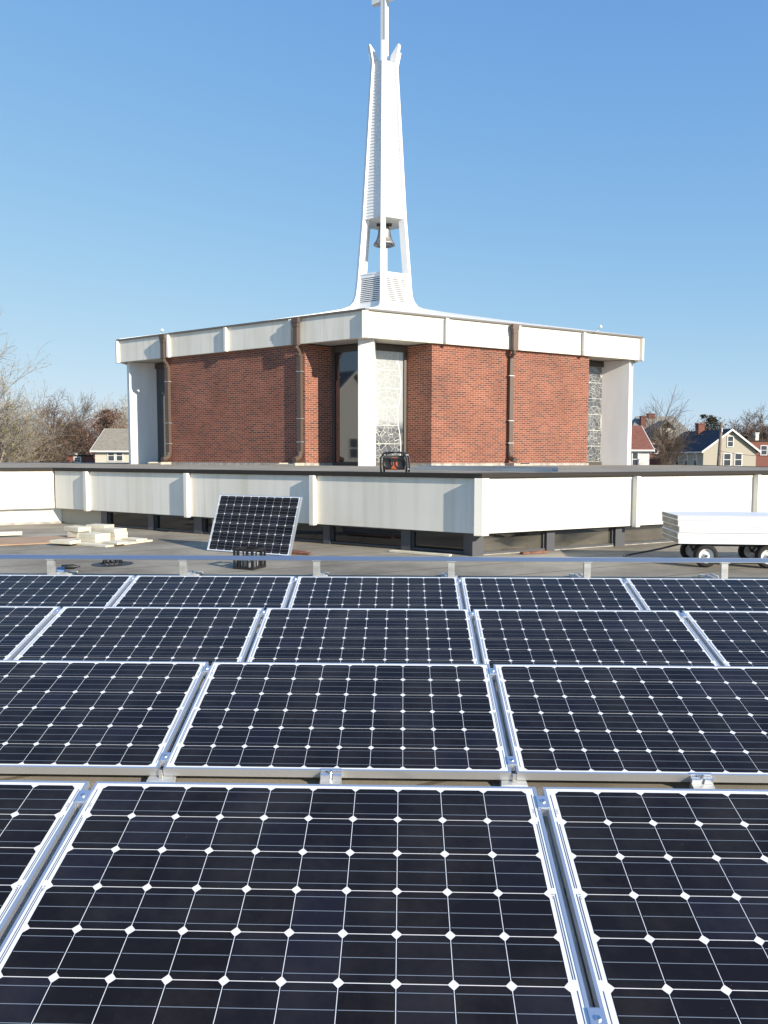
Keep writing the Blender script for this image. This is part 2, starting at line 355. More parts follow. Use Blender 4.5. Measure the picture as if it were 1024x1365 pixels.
M['panel_tan'] = mat('tan infill panel', (.45,.42,.34), .7)
M['rust'] = mat('rusty flashing', (.20,.085,.055), .8)
vary(M['rust'], (.10,.06,.045), (.30,.12,.07), (14,14,14))

# ------------------------------------------------------------------ ground and roof deck
DECK = -1.56
HROOF = -0.25
GROUND = -5.2
g = MB(); g.face([(-900,-500,GROUND),(900,-500,GROUND),(900,1500,GROUND),(-900,1500,GROUND)])
gm = mat('ground', (.12,.11,.08), .95); vary(gm, (.07,.075,.04), (.17,.15,.11), (.05,.05,.05), 8)
tag(g.build('ground', gm), kind='structure')

# hexagon directions, shared by the church and its hall
EL = Vector((-.843,.538,0)); ER = Vector((.887,.461,0))
L0 = Vector((1.516,11.8,0)); SIDE = 10.98
LV = L0 + EL*SIDE; R1 = L0 + ER*SIDE
R2 = R1 + Vector((.0443,.999,0))*SIDE

d = MB()
d.prism([(-16,-5),(17,-5),(17,20),(11.5,19),(1.5,14.5),(-7,20),(-16,20)], DECK-.35, DECK)
tag(d.build('roof_deck', M['deck']), kind='structure')

def side_frame(o, e, nin):
    return lambda t, q, z: Vector((o.x + e.x*t + nin.x*q, o.y + e.y*t + nin.y*q, z))

# ------------------------------------------------------------------ church
CC = Vector((-.069,34.39,0)); CRAD = 11.39; ROT = -0.0443
def ang(i): return -math.pi/2 + ROT + i*math.pi/3
def cpt(i, r=CRAD, z=0.0): return Vector((CC.x + r*math.cos(ang(i)), CC.y + r*math.sin(ang(i)), z))
ZT, ZB = 4.43, 3.63
church = empty('church', 'hexagonal red brick church with white fascia, fin columns and tall white steeple', 'church', loc=(CC.x, CC.y, 0))
def cb(mb, name, mats, parent=None, **k):
    o = mb.build(name, mats, parent or church, **k)
    if parent is None: o.matrix_parent_inverse = Matrix.Translation(-church.location)
    return o
def brickquad(mb, a, b, z0, z1, u0=0.0, mi=0):
    ln = (b-a).length
    mb.face([(a.x,a.y,z0),(b.x,b.y,z0),(b.x,b.y,z1),(a.x,a.y,z1)], mi, [(u0,z0),(u0+ln,z0),(u0+ln,z1),(u0,z1)])
T1, T2, QG, QW, TG = 2.42, 8.97, 1.05, .12, 2.02
CBASE = HROOF - .02
for i in range(6):
    a, b = cpt(i), cpt(i+1)           # counter-clockwise seen from above: outward is to the right of a->b
    e = (b-a).normalized(); nin = Vector((-e.y, e.x, 0)); F = side_frame(a, e, nin)
    ln = (b-a).length
    # brick bay: front wall, two returns
    wmb = MB()
    p = [F(TG,QG+.3,0), F(TG,QG,0), F(T1,QW,0), F(T2,QW,0), F(ln-TG,QG,0), F(ln-TG,QG+.3,0)]
    u = 0.0
    for j in range(5):
        brickquad(wmb, p[j], p[j+1], CBASE+.10, ZB-.004, u); u += (p[j+1]-p[j]).length
    cb(wmb, 'brick_wall', M['brick'])
    kb = MB()
    kb.prism([(TG-.03,QG+.2),(TG-.03,QG-.04),(T1-.03,QW-.05),(T2+.03,QW-.05),(ln-TG+.03,QG-.04),(ln-TG+.03,QG+.2)], CBASE, CBASE+.10, 0, F)
    cb(kb, 'base_curb', M['curb'])
    # fascia: four cast panels and the ribs that cover their joints
    fb = MB()
    for k in range(4):
        t0, t1 = ln*k/4 + (.006 if k else .0), ln*(k+1)/4 - (.006 if k < 3 else 0)
        fb.box(t0, t1, 0, .16, ZB, ZT, 0, F)
    cb(fb, 'fascia', M['fascia'])
    for k in (1,2,3):
        rb = MB(); rb.box(ln*k/4-.055, ln*k/4+.055, -.12, -.001, ZB-.02, ZT-.01, 0, F); cb(rb, 'fascia_rib', M['fascia'], bevel=.012)
    tb = MB(); tb.box(-.03, ln+.03, -.055, .20, ZT+.001, ZT+.055, 0, F); cb(tb, 'edge_trim', M['ctrim'])
    # windows left and right of the bay, up to the fin columns
    for s in (0, 1):
        t0, t1 = (.62, TG-.03) if s == 0 else (ln-TG+.03, ln-.62)
        # frame on the recessed glazing line
        fr = MB(); q = QG
        z0, z1 = CBASE+.02, ZB-.002
        fr.box(t0, t0+.09, q-.04, q+.06, z0, z1, 0, F); fr.box(t1-.09, t1, q-.04, q+.06, z0, z1, 0, F)
        fr.box(t0+.09, t1-.09, q-.04, q+.06, z1-.20, z1, 0, F); fr.box(t0+.09, t1-.09, q-.04, q+.06, z0, z0+.12, 0, F)
        wo = cb(fr, 'window', M['bronze'])
        gl = MB(); A, B = F(t0+.09,q+.01,0), F(t1-.09,q+.01,0); W = (B-A).length
        gl.face([(A.x,A.y,z0+.12),(B.x,B.y,z0+.12),(B.x,B.y,z1-.2),(A.x,A.y,z1-.2)], 0, [(0,0),(1,0),(1,3.6),(0,3.6)])
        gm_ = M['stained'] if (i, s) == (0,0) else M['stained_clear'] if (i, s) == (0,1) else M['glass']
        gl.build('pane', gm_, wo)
    sf = MB(); sf.prism([(.05,.16),(ln-.05,.16),(ln-1.2,1.9),(1.2,1.9)], ZB+.03, ZB+.09, 0, F); cb(sf, 'soffit', M['soffit'])
    # corner block closing the fascia, and the fin column below it
    c = ang(i); er = Vector((math.cos(c), math.sin(c), 0)); et = Vector((-er.y, er.x, 0)); o = cpt(i, 0)
    FR = side_frame(o, er, et)
    kb2 = MB(); kb2.box(CRAD-.13, CRAD+.07, -.10, .10, ZB-.025, ZT-.008, 0, FR); cb(kb2, 'corner_block', M['fascia'], bevel=.012)
    cl = MB(); cl.box(8.9, 11.04, -.25, .25, CBASE, ZB+.02, 0, FR); cb(cl, 'column', M['white'], bevel=.015)

# interior core so that nothing shows through
cm = MB(); cm.prism([tuple(cpt(k, 8.9).xy) for k in range(6)], CBASE, ZB, 0); cb(cm, 'inner_core', M['dark'])
# roof: low pyramid and ribs running up to the steeple
APEX = 6.46; STO = Vector((-.01, 34.39, 0))
rf = MB()
for i in range(6):
    a, b = cpt(i, CRAD-.02, ZT+.05), cpt(i+1, CRAD-.02, ZT+.05); a2, b2 = cpt(i, 1.2, APEX), cpt(i+1, 1.2, APEX)
    rf.face([a, b, b2, a2])
ro = cb(rf, 'roof', M['membrane'])
for i in range(6):
    rr = MB(); c = ang(i); et = Vector((-math.sin(c), math.cos(c), 0))*.10
    prof = [(CRAD-.05, ZT+.08), (7, 5.37), (3.2, 6.19), (2.1, 6.46), (1.72, 6.62), (1.53, 6.84), (1.43, 7.10), (1.345, 7.75)]
    low = [(CRAD-.05, ZT+.0), (7, 5.2), (3.2, 6.0), (2.2, 6.2), (1.6, 6.3), (1.3, 6.4), (1.2, 6.9), (1.15, 7.7)]
    for k in range(len(prof)-1):
        q = []
        for (r, z) in (low[k], low[k+1]): q.append((r, z))
        c8 = []
        for sgn_ring in (0, 1):
            pr = low if sgn_ring == 0 else prof
            (ra, za), (rb_, zb_) = pr[k], pr[k+1]
            A, B = cpt(i, ra, za) + (STO-CC)*(1-ra/CRAD), cpt(i, rb_, zb_) + (STO-CC)*(1-rb_/CRAD)
            c8 += [A-et, A+et, B+et, B-et]
        rr.hexa(c8)
    rr.build('roof_rib', M['steeple'], ro)

# downspouts with their collector boxes
def downspout(i, t, head=True):
    a, b = cpt(i), cpt(i+1); e = (b-a).normalized(); nin = Vector((-e.y, e.x, 0)); F = side_frame(a, e, nin)
    m = MB()
    m.box(t-.13, t+.13, -.215, -.06, ZT-.16, ZT+.0, 0, F); m.box(t-.105, t+.105, -.205, -.06, ZT-.28, ZT-.16, 0, F)
    m.box(t-.085, t+.085, -.195, -.035, ZB-.06, ZT-.28, 0, F)
    m.tube([F(t,-.115,ZB-.05), F(t,-.11,ZB-.12), F(t,QW-.085,ZB-.26), F(t,QW-.08,ZB-.38)], .068, 10)
    m.box(t-.075, t+.075, QW-.13, QW-.004, .14, ZB-.32, 0, F)
    m.tube([F(t,QW-.08,.20), F(t,QW-.09,.05), F(t,QW-.2,-.03), F(t,QW-.38,-.07)], .09, 10)
    o = cb(m, 'downspout', M['downspout'])
    st = MB()
    for z in (2.75, 1.25, .5): st.box(t-.11, t+.11, QW-.138, QW-.001, z, z+.02, 0, F)
    st.build('strap', M['galv'], o)
    return F
for i, t in ((5, 11.39-2.57), (5, 11.39-8.72), (0, 5.47)): downspout(i, t)

# steeple
ST = Vector((-.01, 34.39, 0))
def sp(i, r, z): c = ang(i); return Vector((ST.x + r*math.cos(c), ST.y + r*math.sin(c), z))
def rad(z):
    pts = [(6.5,1.47),(7.0,1.42),(8.0,1.33),(10.4,1.11),(17.2,.64)]
    for (z0, r0), (z1, r1) in zip(pts, pts[1:]):
        if z <= z1: return r0 + (r1-r0)*(z-z0)/(z1-z0)
    return .64
sh = MB()
zs = 10.42; nb = 50; st = (17.15-zs)/nb
for i in range(6):
    for k in range(nb):
        z0, z1 = zs + k*st, zs + (k+1)*st
        r0, r1 = rad(z0)-.045, rad(z1)-.075
        A, B, C2, D = sp(i,r0,z0), sp(i+1,r0,z0), sp(i+1,r1,z1), sp(i,r1,z1)
        sh.face([A, B, C2, D])
        r2 = rad(z1)-.045
        sh.face([D, C2, sp(i+1,r2,z1), sp(i,r2,z1)])
steeple = cb(sh, 'steeple', M['steeple'])
sfm = MB(); sfm.face([sp(i, rad(10.4)-.02, 10.41) for i in range(5,-1,-1)]); sfm.build('belfry_soffit', M['soffit'], steeple)
cap = MB(); cap.face([sp(i, .56, 17.1) for i in range(6)]); cap.build('shaft_cap', M['steeple'], steeple)
for i in range(6):
    pm = MB(); c = ang(i); et = Vector((-math.sin(c), math.cos(c), 0))
    lv = [6.5, 7.0, 7.5, 8.0, 9.2, 10.4, 13, 15.5, 17.2]
    for z0, z1 in zip(lv, lv[1:]):
        c8 = []
        for z in (z0, z1):
            w_ = .112 - .02*(z-6.5)/10.7
            o_, n_ = sp(i, rad(z), z), sp(i, rad(z)-.30, z)
            c8 += [n_-et*w_, o_-et*w_, o_+et*w_, n_+et*w_]
        pm.hexa(c8)
    # flared, pointed tip
    w_ = .095
    for ra, rb_, z0, rc, rd, z1 in ((.64,.34,17.2,.70,.39,17.47), (.70,.39,17.47,.785,.74,17.86)):
        c8 = [sp(i,rb_,z0)-et*w_, sp(i,ra,z0)-et*w_, sp(i,ra,z0)+et*w_, sp(i,rb_,z0)+et*w_,
              sp(i,rd,z1)-et*w_, sp(i,rc,z1)-et*w_, sp(i,rc,z1)+et*w_, sp(i,rd,z1)+et*w_]
        pm.hexa(c8)
    pm.build('post', M['steeple'], steeple)
# louvred box under the belfry
for i in range(6):
    lm = MB(); z0, z1 = 6.62, 7.98
    def fpt(s, r_in, z):
        A, B = sp(i, rad(z)-r_in, z), sp(i+1, rad(z)-r_in, z); return A + (B-A)*s
    def slab(s0, s1, ri0, ri1, za, zb_):
        c8 = []
        for z in (za, zb_): c8 += [fpt(s0,ri1,z), fpt(s0,ri0,z), fpt(s1,ri0,z), fpt(s1,ri1,z)]
        lm.hexa(c8)
    slab(.06,.12,.03,.20,z0,z1); slab(.88,.94,.03,.20,z0,z1); slab(.12,.88,.03,.20,z0,z0+.12); slab(.12,.88,.03,.20,z1-.14,z1)
    slab(.05,.95,-.01,.20,6.25,z0-.001); slab(.05,.95,.0,.24,z1+.001,z1+.05)
    n = 13; h = (z1-z0-.27)/n
    for k in range(n):
        za = z0+.13+k*h
        lm.hexa([fpt(.12,.17,za+.05), fpt(.12,.05,za), fpt(.88,.05,za), fpt(.88,.17,za+.05),
                 fpt(.12,.17,za+.068), fpt(.12,.05,za+.046), fpt(.88,.05,za+.046), fpt(.88,.17,za+.068)])
    lm.build('louvre', M['steeple'], steeple)
bk = MB(); bk.prism([tuple(sp(k, 1.05, 0).xy) for k in range(6)], 6.3, 7.97); bk.build('louvre_backing', M['dark'], steeple)
# cross, arms along the left face direction
cx = MB(); ea = EL; en = Vector((.538,.843,0)); FC = side_frame(ST, ea, en)
for x0, x1 in ((-.125,-.025), (.025,.125)): cx.box(x0, x1, -.13, .13, 17.75, 21.6, 0, FC)
cx.box(-.1251, .1251, -.131, .131, 16.6, 17.75, 0, FC); cx.box(-.025, .025, -.07, .07, 17.75, 21.6, 0, FC)
cx.box(-.60, -.1252, -.12, .12, 19.86, 20.11, 0, FC); cx.box(.1252, .60, -.12, .12, 19.86, 20.11, 0, FC)
cx.build('cross', M['steeple'], steeple)
bell = MB()
bell.lathe([(.0,.80),(.16,.80),(.24,.76),(.27,.66),(.29,.48),(.33,.30),(.40,.15),(.47,.06),(.485,0),(.45,.0),(.38,.12),(.30,.30),(.26,.5),(.22,.68),(0,.70)], (0,0,0), n=32)
be = empty('church_bell', 'grey bronze bell hanging in the open belfry of the steeple', 'bell', loc=(ST.x,ST.y,9.47))
bell.build('bell_body', M['bellm'], be, smooth=True)
yk = MB(); yk.box(-.34,.34,-.06,.06,.83,.93); yk.box(-.05,.05,-.05,.05,.80,.84); yk.build('headstock', M['bronze'], be)
ck = MB(); ck.tube([(0,0,.7),(0,0,.08)], .02, 6); ck.lathe([(0,-.06),(.05,-.03),(.06,.02),(.03,.08),(0,.09)], (0,0,.02), n=12); ck.build('clapper', M['bronze'], be)

# floodlights on the church roof edge
def floodlight(px, py, Y, label):
    p = pix(px, py, Y); f = empty('floodlight', label, 'floodlight', loc=(p.x, p.y, ZT+.05))
    b = MB(); b.tube([(0,0,0),(0,0,.06),(.02,0,.10),(.07,-.02,.13)], .016, 8); b.build('bracket', M['white'], f)
    h = MB(); h.lathe([(0,.0),(.022,.0),(.042,.04),(.052,.075),(.048,.08),(0,.07)], (.06,-.02,.12), Vector((.3,-.6,.35)), 14); h.build('lamp_head', M['white'], f, smooth=True)
floodlight(214, 438, 27.9, 'small white floodlight on the church roof edge above the brown downspout by the grey house')
floodlight(797, 444, 27.0, 'small white floodlight on the church roof edge above the sunlit right wall')

# splash blocks below the downspouts
M['stone'] = mat('concrete paver', (.52,.48,.38), .9); vary(M['stone'], (.42,.39,.31), (.58,.54,.44), (12,12,12), bump=.2)
def splash(i, t, label):
    a, b = cpt(i), cpt(i+1); e = (b-a).normalized(); nin = Vector((-e.y, e.x, 0)); F = side_frame(a, e, nin)
    m = MB(); m.box(t-.35, t+.35, -.65, -.16, HROOF+.004, HROOF+.055, 0, F)
    m.box(t-.35, t-.29, -.65, -.16, HROOF+.056, HROOF+.09, 0, F); m.box(t+.29, t+.35, -.65, -.16, HROOF+.056, HROOF+.09, 0, F)
    tag(m.build('splash_block', M['stone']), label, 'splash block', 'splash blocks under the downspouts')
splash(5, 11.39-2.57, 'pale splash block under the downspout nearest the middle column')
splash(5, 11.39-8.72, 'pale splash block under the downspout at the far left of the brick wall')
splash(0, 5.47, 'pale splash block under the downspout on the sunlit brick wall')

# ------------------------------------------------------------------ hall in front of the church
HT, HB = -0.318, -1.19
hall = empty('church_hall', 'low flat-roofed hall with pale cast fascia panels above dark clerestory windows', 'hall', loc=(L0.x, L0.y, DECK))
def hb(mb, name, mats, parent=None, **k):
    o = mb.build(name, mats, parent or hall, **k)
    if parent is None: o.matrix_parent_inverse = Matrix.Translation(-hall.location)
    return o
NL = Vector((.538,.843,0)); NR = Vector((-.461,.887,0))
FLs = side_frame(L0, EL, NL); FRs = side_frame(L0, ER, NR)
n3 = Vector((.0443,.999,0)); F3 = side_frame(R1, n3, Vector((-.999,.0443,0)))
WL = Vector((-.887,-.461,0)); FWs = side_frame(LV, WL, Vector((-.461,.887,0)))
rp_ = [L0, R1, R2, R2+Vector((-.843,.538,0))*5, Vector((11.5,36,0)), Vector((6,47,0)), Vector((-7,47,0)), Vector((-13,37,0)), Vector((-30,36.5,0)), LV+WL*18, LV]
def inset(p, k): return Vector((p.x, p.y, 0))
rm = MB(); rm.prism([(p.x, p.y) for p in rp_], HROOF-.06, HROOF)
hb(rm, 'roof', M['hallroof'])
for F, ln, nm in ((FLs, SIDE, 0), (FRs, SIDE, 1), (F3, SIDE, 2)):
    lo = 0 if nm else 0
    em = MB(); em.box(-.02, ln-.0, -.05, .25, HROOF-.058, HROOF+.010, 0, F); hb(em, 'edge_trim', M['trim'])
    fm = MB()
    js = [0, 3.28, 6.5, 9.72, ln]
    for a_, b_ in zip(js, js[1:]): fm.box(a_+.006, b_-.006, 0, .14, HB, HT, 0, F)
    hb(fm, 'fascia', M['fascia'])
    for j in js[1:-1]:
        r_ = MB(); r_.box(j-.05, j+.05, -.11, -.001, HB-.02, HT+.005, 0, F); hb(r_, 'fascia_rib', M['fascia'], bevel=.01)
    bm_ = MB(); bm_.box(.1, ln-.1, .14, .6, HB+.002, HB+.04, 0, F); hb(bm_, 'soffit', M['soffit'])
# corner block at the near corner
cbm = MB(); cbm.prism([(L0.x-.115,L0.y-.075),(L0.x+.012,L0.y-.125),(L0.x+.13,L0.y-.055),(L0.x+.1,L0.y+.1),(L0.x-.08,L0.y+.12)], HB-.025, HT+.004); hb(cbm, 'corner_block', M['fascia'], bevel=.008)
# clerestory: posts, windows, sills, low base
def clerestory(F, spans, q=.20, zb=.12, gm=None, bm=None):
    for kind, a_, b_ in spans:
        z0, z1 = DECK+zb, HB
        if kind == 'post':
            m = MB(); m.box(a_, b_, q-.06, q+.2, DECK, z1, 0, F); hb(m, 'post', M['mullion'])
        elif kind == 'infill':
            m = MB(); m.box(a_, b_, q, q+.1, DECK, z1, 0, F); hb(m, 'infill_panel', M['panel_tan'])
        else:
            fr = MB(); fr.box(a_, b_, q-.01, q+.08, z1-.045, z1, 0, F); fr.box(a_, b_, q-.03, q+.08, z0-.011, z0+.018, 0, F)
            fr.box(a_, a_+.035, q-.01, q+.08, z0, z1-.045, 0, F); fr.box(b_-.035, b_, q-.01, q+.08, z0, z1-.045, 0, F)
            wo = hb(fr, 'window', M['mullion'])
            A, B = F(a_+.035,q+.03,0), F(b_-.035,q+.03,0)
            gl = MB(); gl.face([(A.x,A.y,z0),(B.x,B.y,z0),(B.x,B.y,z1-.045),(A.x,A.y,z1-.045)]); gl.build('pane', gm, wo)
            bs = MB(); bs.box(a_, b_, q-.02, q+.1, DECK, z0-.012, 0, F); hb(bs, 'base_curb', bm)
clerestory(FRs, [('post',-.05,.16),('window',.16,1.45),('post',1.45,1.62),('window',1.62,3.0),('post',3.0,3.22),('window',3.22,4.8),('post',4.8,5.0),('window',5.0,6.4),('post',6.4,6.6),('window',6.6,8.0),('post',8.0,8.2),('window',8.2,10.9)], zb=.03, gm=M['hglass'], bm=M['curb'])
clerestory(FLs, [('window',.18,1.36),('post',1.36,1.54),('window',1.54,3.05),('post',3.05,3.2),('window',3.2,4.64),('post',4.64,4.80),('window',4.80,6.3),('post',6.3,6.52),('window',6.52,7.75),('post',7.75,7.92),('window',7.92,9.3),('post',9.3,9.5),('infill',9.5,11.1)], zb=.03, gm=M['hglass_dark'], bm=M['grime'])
dk = MB(); dk.prism([(FLs(.5,.75,0).x,FLs(.5,.75,0).y),(FRs(10.8,.6,0).x,FRs(10.8,.6,0).y),(10.6,27),(-6,27),(FLs(10.6,.6,0).x,FLs(10.6,.6,0).y)], DECK, HROOF-.07); hb(dk, 'inner_core', M['dark'])

annex = empty('annex_wing', 'white walled wing beyond the tan board at the left edge', 'building', loc=(LV.x, LV.y, DECK))
def ab(mb, name, mats, **k):
    o = mb.build(name, mats, annex, **k); o.matrix_parent_inverse = Matrix.Translation(-annex.location); return o
m = MB(); m.box(.02, 17.9, .001, .14, HB, HT, 0, FWs); ab(m, 'fascia', M['fascia'])
m = MB(); m.box(0, 18, -.045, .25, HROOF-.058, HROOF+.010, 0, FWs); ab(m, 'edge_trim', M['trim'])
m = MB(); m.box(-.14, 17.9, .141, .4, DECK, HB-.002, 0, FWs); ab(m, 'wall', M['white'])
m = MB(); m.box(-.12, 17.9, .06, .139, DECK, DECK+.05, 0, FWs); ab(m, 'base_flashing', M['curb'])

# ------------------------------------------------------------------ solar panels
PW, PH, PT = 1.658, .99, .042
TILT, YAW, GAP = .2615, -.0249, .027
def make_panel_meshes():
    crnd = random.Random(4)
    lip = .0105
    fr = MB()
    def bar(u0,u1,v0,v1): fr.box(u0,u1,-v1,-v0,-PT,0)
    bar(0,lip,0,PH); bar(PW-lip,PW,0,PH); bar(lip,PW-lip,0,lip); bar(lip,PW-lip,PH-lip,PH)
    lm = MB(); z = -.0022
    lm.box(lip,PW-lip,-(PH-lip),-lip,z-.004,z,0)
    pit = .1580; cs = .1556; mx = (PW-10*pit)/2; my = (PH-6*pit)/2; ch = .0145
    zc = z+.0005; zb = z+.0009
    for j in range(6):
        for i in range(10):
            u0 = mx+i*pit+(pit-cs)/2; v0 = my+j*pit+(pit-cs)/2; u1, v1 = u0+cs, v0+cs
            rr_ = crnd.random(); lm.face([(u,-v,zc) for u,v in ((u0+ch,v1),(u1-ch,v1),(u1,v1-ch),(u1,v0+ch),(u1-ch,v0),(u0+ch,v0),(u0,v0+ch),(u0,v1-ch))], 1, [(rr_,.5)]*8)
        for s in (1/6,.5,5/6):
            v = my+j*pit+pit*s
            for i in range(10):
                u0 = mx+i*pit+(pit-cs)/2+.003
                lm.face([(u0,-v-.0009,zb),(u0+cs-.006,-v-.0009,zb),(u0+cs-.006,-v+.0009,zb),(u0,-v+.0009,zb)], 2)
    # collector ribbons in the side margins
    for side in (0, 1):
        def rib(u, va, vb):
            uu = u if side == 0 else PW-u
            lm.face([(uu-.0014,-vb,zb),(uu+.0014,-vb,zb),(uu+.0014,-va,zb),(uu-.0014,-va,zb)], 3)
        m0 = .0215
        rib(m0, my+.02, my+pit*1-.02)
        for a_, b_ in ((1,3),(3,5),):
            rib(m0-.002, my+pit*a_-.0, my+pit*b_-.022); rib(m0+.0045, my+pit*a_+.012, my+pit*b_-.022)
        rib(m0, my+pit*5+.01, my+pit*6-.02)
        for vv in (.12, .5):
            uu = .0285 if side == 0 else PW-.0285
            for q in range(3): lm.face([(uu-.003,-(PH*vv+q*.008+.004),zb),(uu+.004,-(PH*vv+q*.008+.004),zb),(uu+.004,-(PH*vv+q*.008),zb),(uu-.003,-(PH*vv+q*.008),zb)], 4)
    return fr, lm
_fr, _lm = make_panel_meshes()
proto = empty('solar_panel', '', 'solar panel')
_fo = _fr.build('frame', M['alu_frame'], proto)
_lo = _lm.build('laminate', [M['sheet'], M['cell'], M['busbar'], M['ribbon'], M['ptext']], proto)
used = [False]
def panel_matrix(origin, yaw, tilt):
    u = Vector((math.cos(yaw), math.sin(yaw), 0))
    vup = Vector((-math.sin(yaw)*math.cos(tilt), math.cos(yaw)*math.cos(tilt), math.sin(tilt)))   # up the slope
    n = u.cross(vup)
    return Matrix.Translation(origin) @ Matrix((u, vup, n)).transposed().to_4x4()
def place_panel(origin, yaw, tilt, label, group):
    o = proto if not used[0] else copy_tree(proto)
    used[0] = True
    o.matrix_world = panel_matrix(Vector(origin), yaw, tilt)
    if 'label' in o: del o['label']
    o['label'] = label; o['category'] = 'solar panel'
    if group: o['group'] = group
    elif 'group' in o: del o['group']
    return o
ROWX = [-1.090,-1.0294,-.9588,-.8926,-.826]
ROWY = [2.7763,4.4593,6.1001,7.7517,9.41]
ROWZ = -1.2255
def row_pt(r, s, v=0.0, w_=0.0):
    """point on row r: s metres along the top edge from the centre panel's left corner, v down the slope, w off the face"""
    mtx = panel_matrix(Vector((ROWX[r], ROWY[r], ROWZ)), YAW, TILT)
    return mtx @ Vector((s, -v, w_))
rown = ['nearest', 'second', 'third', 'farthest']
plab = {
 0: {-1: 'solar panel in the nearest row, cut off by the left picture edge',
      0: 'large whole-width solar panel in the middle of the nearest row',
      1: 'solar panel in the nearest row, cut off by the right picture edge'},
 1: {-1: 'solar panel in the second row from the front, cut off at the left',
      0: 'solar panel in the middle of the second row from the front',
      1: 'solar panel in the second row from the front, cut off at the right'},
 2: {-2: 'corner of a solar panel at the left end of the third row',
     -1: 'solar panel in the third row, second from its left end',
      0: 'solar panel in the middle of the third row, below the radio',
      1: 'solar panel in the third row, second from its right end',
      2: 'corner of a solar panel at the right end of the third row'},
 3: {-2: 'solar panel at the left end of the farthest row, nearest the pale blocks',
     -1: 'solar panel in the farthest row right in front of the milk crate',
      0: 'solar panel in the middle of the farthest row',
      1: 'solar panel in the farthest row, in front of the hall corner',
      2: 'solar panel at the right end of the farthest row, in front of the wagon'}}
for r in range(4):
    for k in sorted(plab[r]):
        place_panel(row_pt(r, k*(PW+GAP)), YAW, TILT, plab[r][k], 'solar panels mounted in rows on the flat roof')
# panel leaning on the roof
BL = Vector((-2.98,12.58,DECK+.01)); lean_yaw = math.atan2(-.446,.895)
lt = math.atan2(.94,.365)
upv = Vector((-math.sin(lean_yaw)*math.cos(lt), math.cos(lean_yaw)*math.cos(lt), math.sin(lt)))
lp = place_panel(BL + upv*PH, lean_yaw, lt, 'loose solar panel standing tilted on its edge before the hall wall', None)
sm_ = MB(); sm_.tube([(.3,-.25,-PT),(.3,-.62,-.36)], .015, 6); sm_.tube([(1.3,-.25,-PT),(1.3,-.62,-.36)], .015, 6)
sm_.build('support_strut', M['alu'], lp)

# mounts under the joints between panels
def make_mount():
    root = empty('panel_mount', '', 'mount')
    b = MB(); b.box(-.013,.013,-PH+.0,-.02,-PT-.06,-PT-.02); b.build('support_rail', M['galv'], root)
    for v in (.085,.905):
        c = MB(); c.box(-.0125,.0125,-v-.035,-v+.035,-.03,.001); c.box(-.0215,.0215,-v-.03,-v+.03,.0012,.005)
        co = c.build('clamp', M['alu'], root)
        bo = MB(); bo.lathe([(0,.006),(.007,.006),(.0085,.003),(.0085,0)], (0,-v,.0052), n=6); bo.build('bolt', M['bolt'], co)
    f = MB(); c8 = [(-.075,-PH-.085,-.095),(.075,-PH-.085,-.095),(.06,-PH+.05,-.06),(-.06,-PH+.05,-.06),
                    (-.062,-PH-.03,-PT-.005),(.062,-PH-.03,-PT-.005),(.05,-PH+.06,-PT-.001),(-.05,-PH+.06,-PT-.001)]
    f.hexa(c8); f.box(-.008,.008,-PH-.012,-PH-.002,-PT-.002,-.006); f.build('front_foot', M['galv'], root)
    return root
mproto = make_mount(); mused = [False]
mlab = {(0,-1): 'mount with clamps in the left joint of the nearest panel row', (0,0): 'mount with clamps in the right joint of the nearest panel row',
 (1,-1): 'mount with clamps in the left joint of the second panel row', (1,0): 'mount with clamps in the right joint of the second panel row',
 (2,-2): 'mount in the far left joint of the third panel row', (2,-1): 'mount left of the middle panel of the third row', (2,0): 'mount right of the middle panel of the third row', (2,1): 'mount in the far right joint of the third panel row',
 (3,-2): 'mount in the far left joint of the farthest panel row', (3,-1): 'mount left of the middle panel of the farthest row', (3,0): 'mount right of the middle panel of the farthest row', (3,1): 'mount in the far right joint of the farthest panel row'}
for (r, k), lb in mlab.items():
    o = mproto if not mused[0] else copy_tree(mproto); mused[0] = True
    o.matrix_world = panel_matrix(row_pt(r, (k+1)*(PW+GAP)-GAP/2), YAW, TILT)
    o['label'] = lb; o['category'] = 'mount'; o['group'] = 'mounts under the panel joints'
# clips at mid length of the lower edge
def make_clip():
    root = empty('edge_clip', '', 'bracket')
    b = MB(); b.box(-.048,.048,-.075,-.006,-.10,-.035); b.box(-.05,.05,-.055,-.002,-.034,-.030); b.build('foot_block', M['galv'], root)
    c = MB(); c.box(-.05,-.008,-.03,-.002,-.029,-.006); c.box(.008,.05,-.03,-.002,-.029,-.006); c.box(-.05,.05,-.004,.010,-.0001,.004); c.build('clip', M['alu'], root)
    d_ = MB(); d_.tube([(0,-.02,-.028),(0,-.02,.012)], .006, 6); d_.build('bolt', M['bolt'], root)
    return root
cproto = make_clip(); cused = [False]
for r, s, lb in ((1, .805, 'edge clip under the middle panel of the second row, gripping its front edge'), (1, PW+GAP+.86, 'edge clip on the front edge of the second row at the right'),):
    o = cproto if not cused[0] else copy_tree(cproto); cused[0] = True
    o.matrix_world = panel_matrix(row_pt(r, s, PH), YAW, TILT)
    o['label'] = lb; o['category'] = 'bracket'; o['group'] = 'edge clips on the panel fronts'

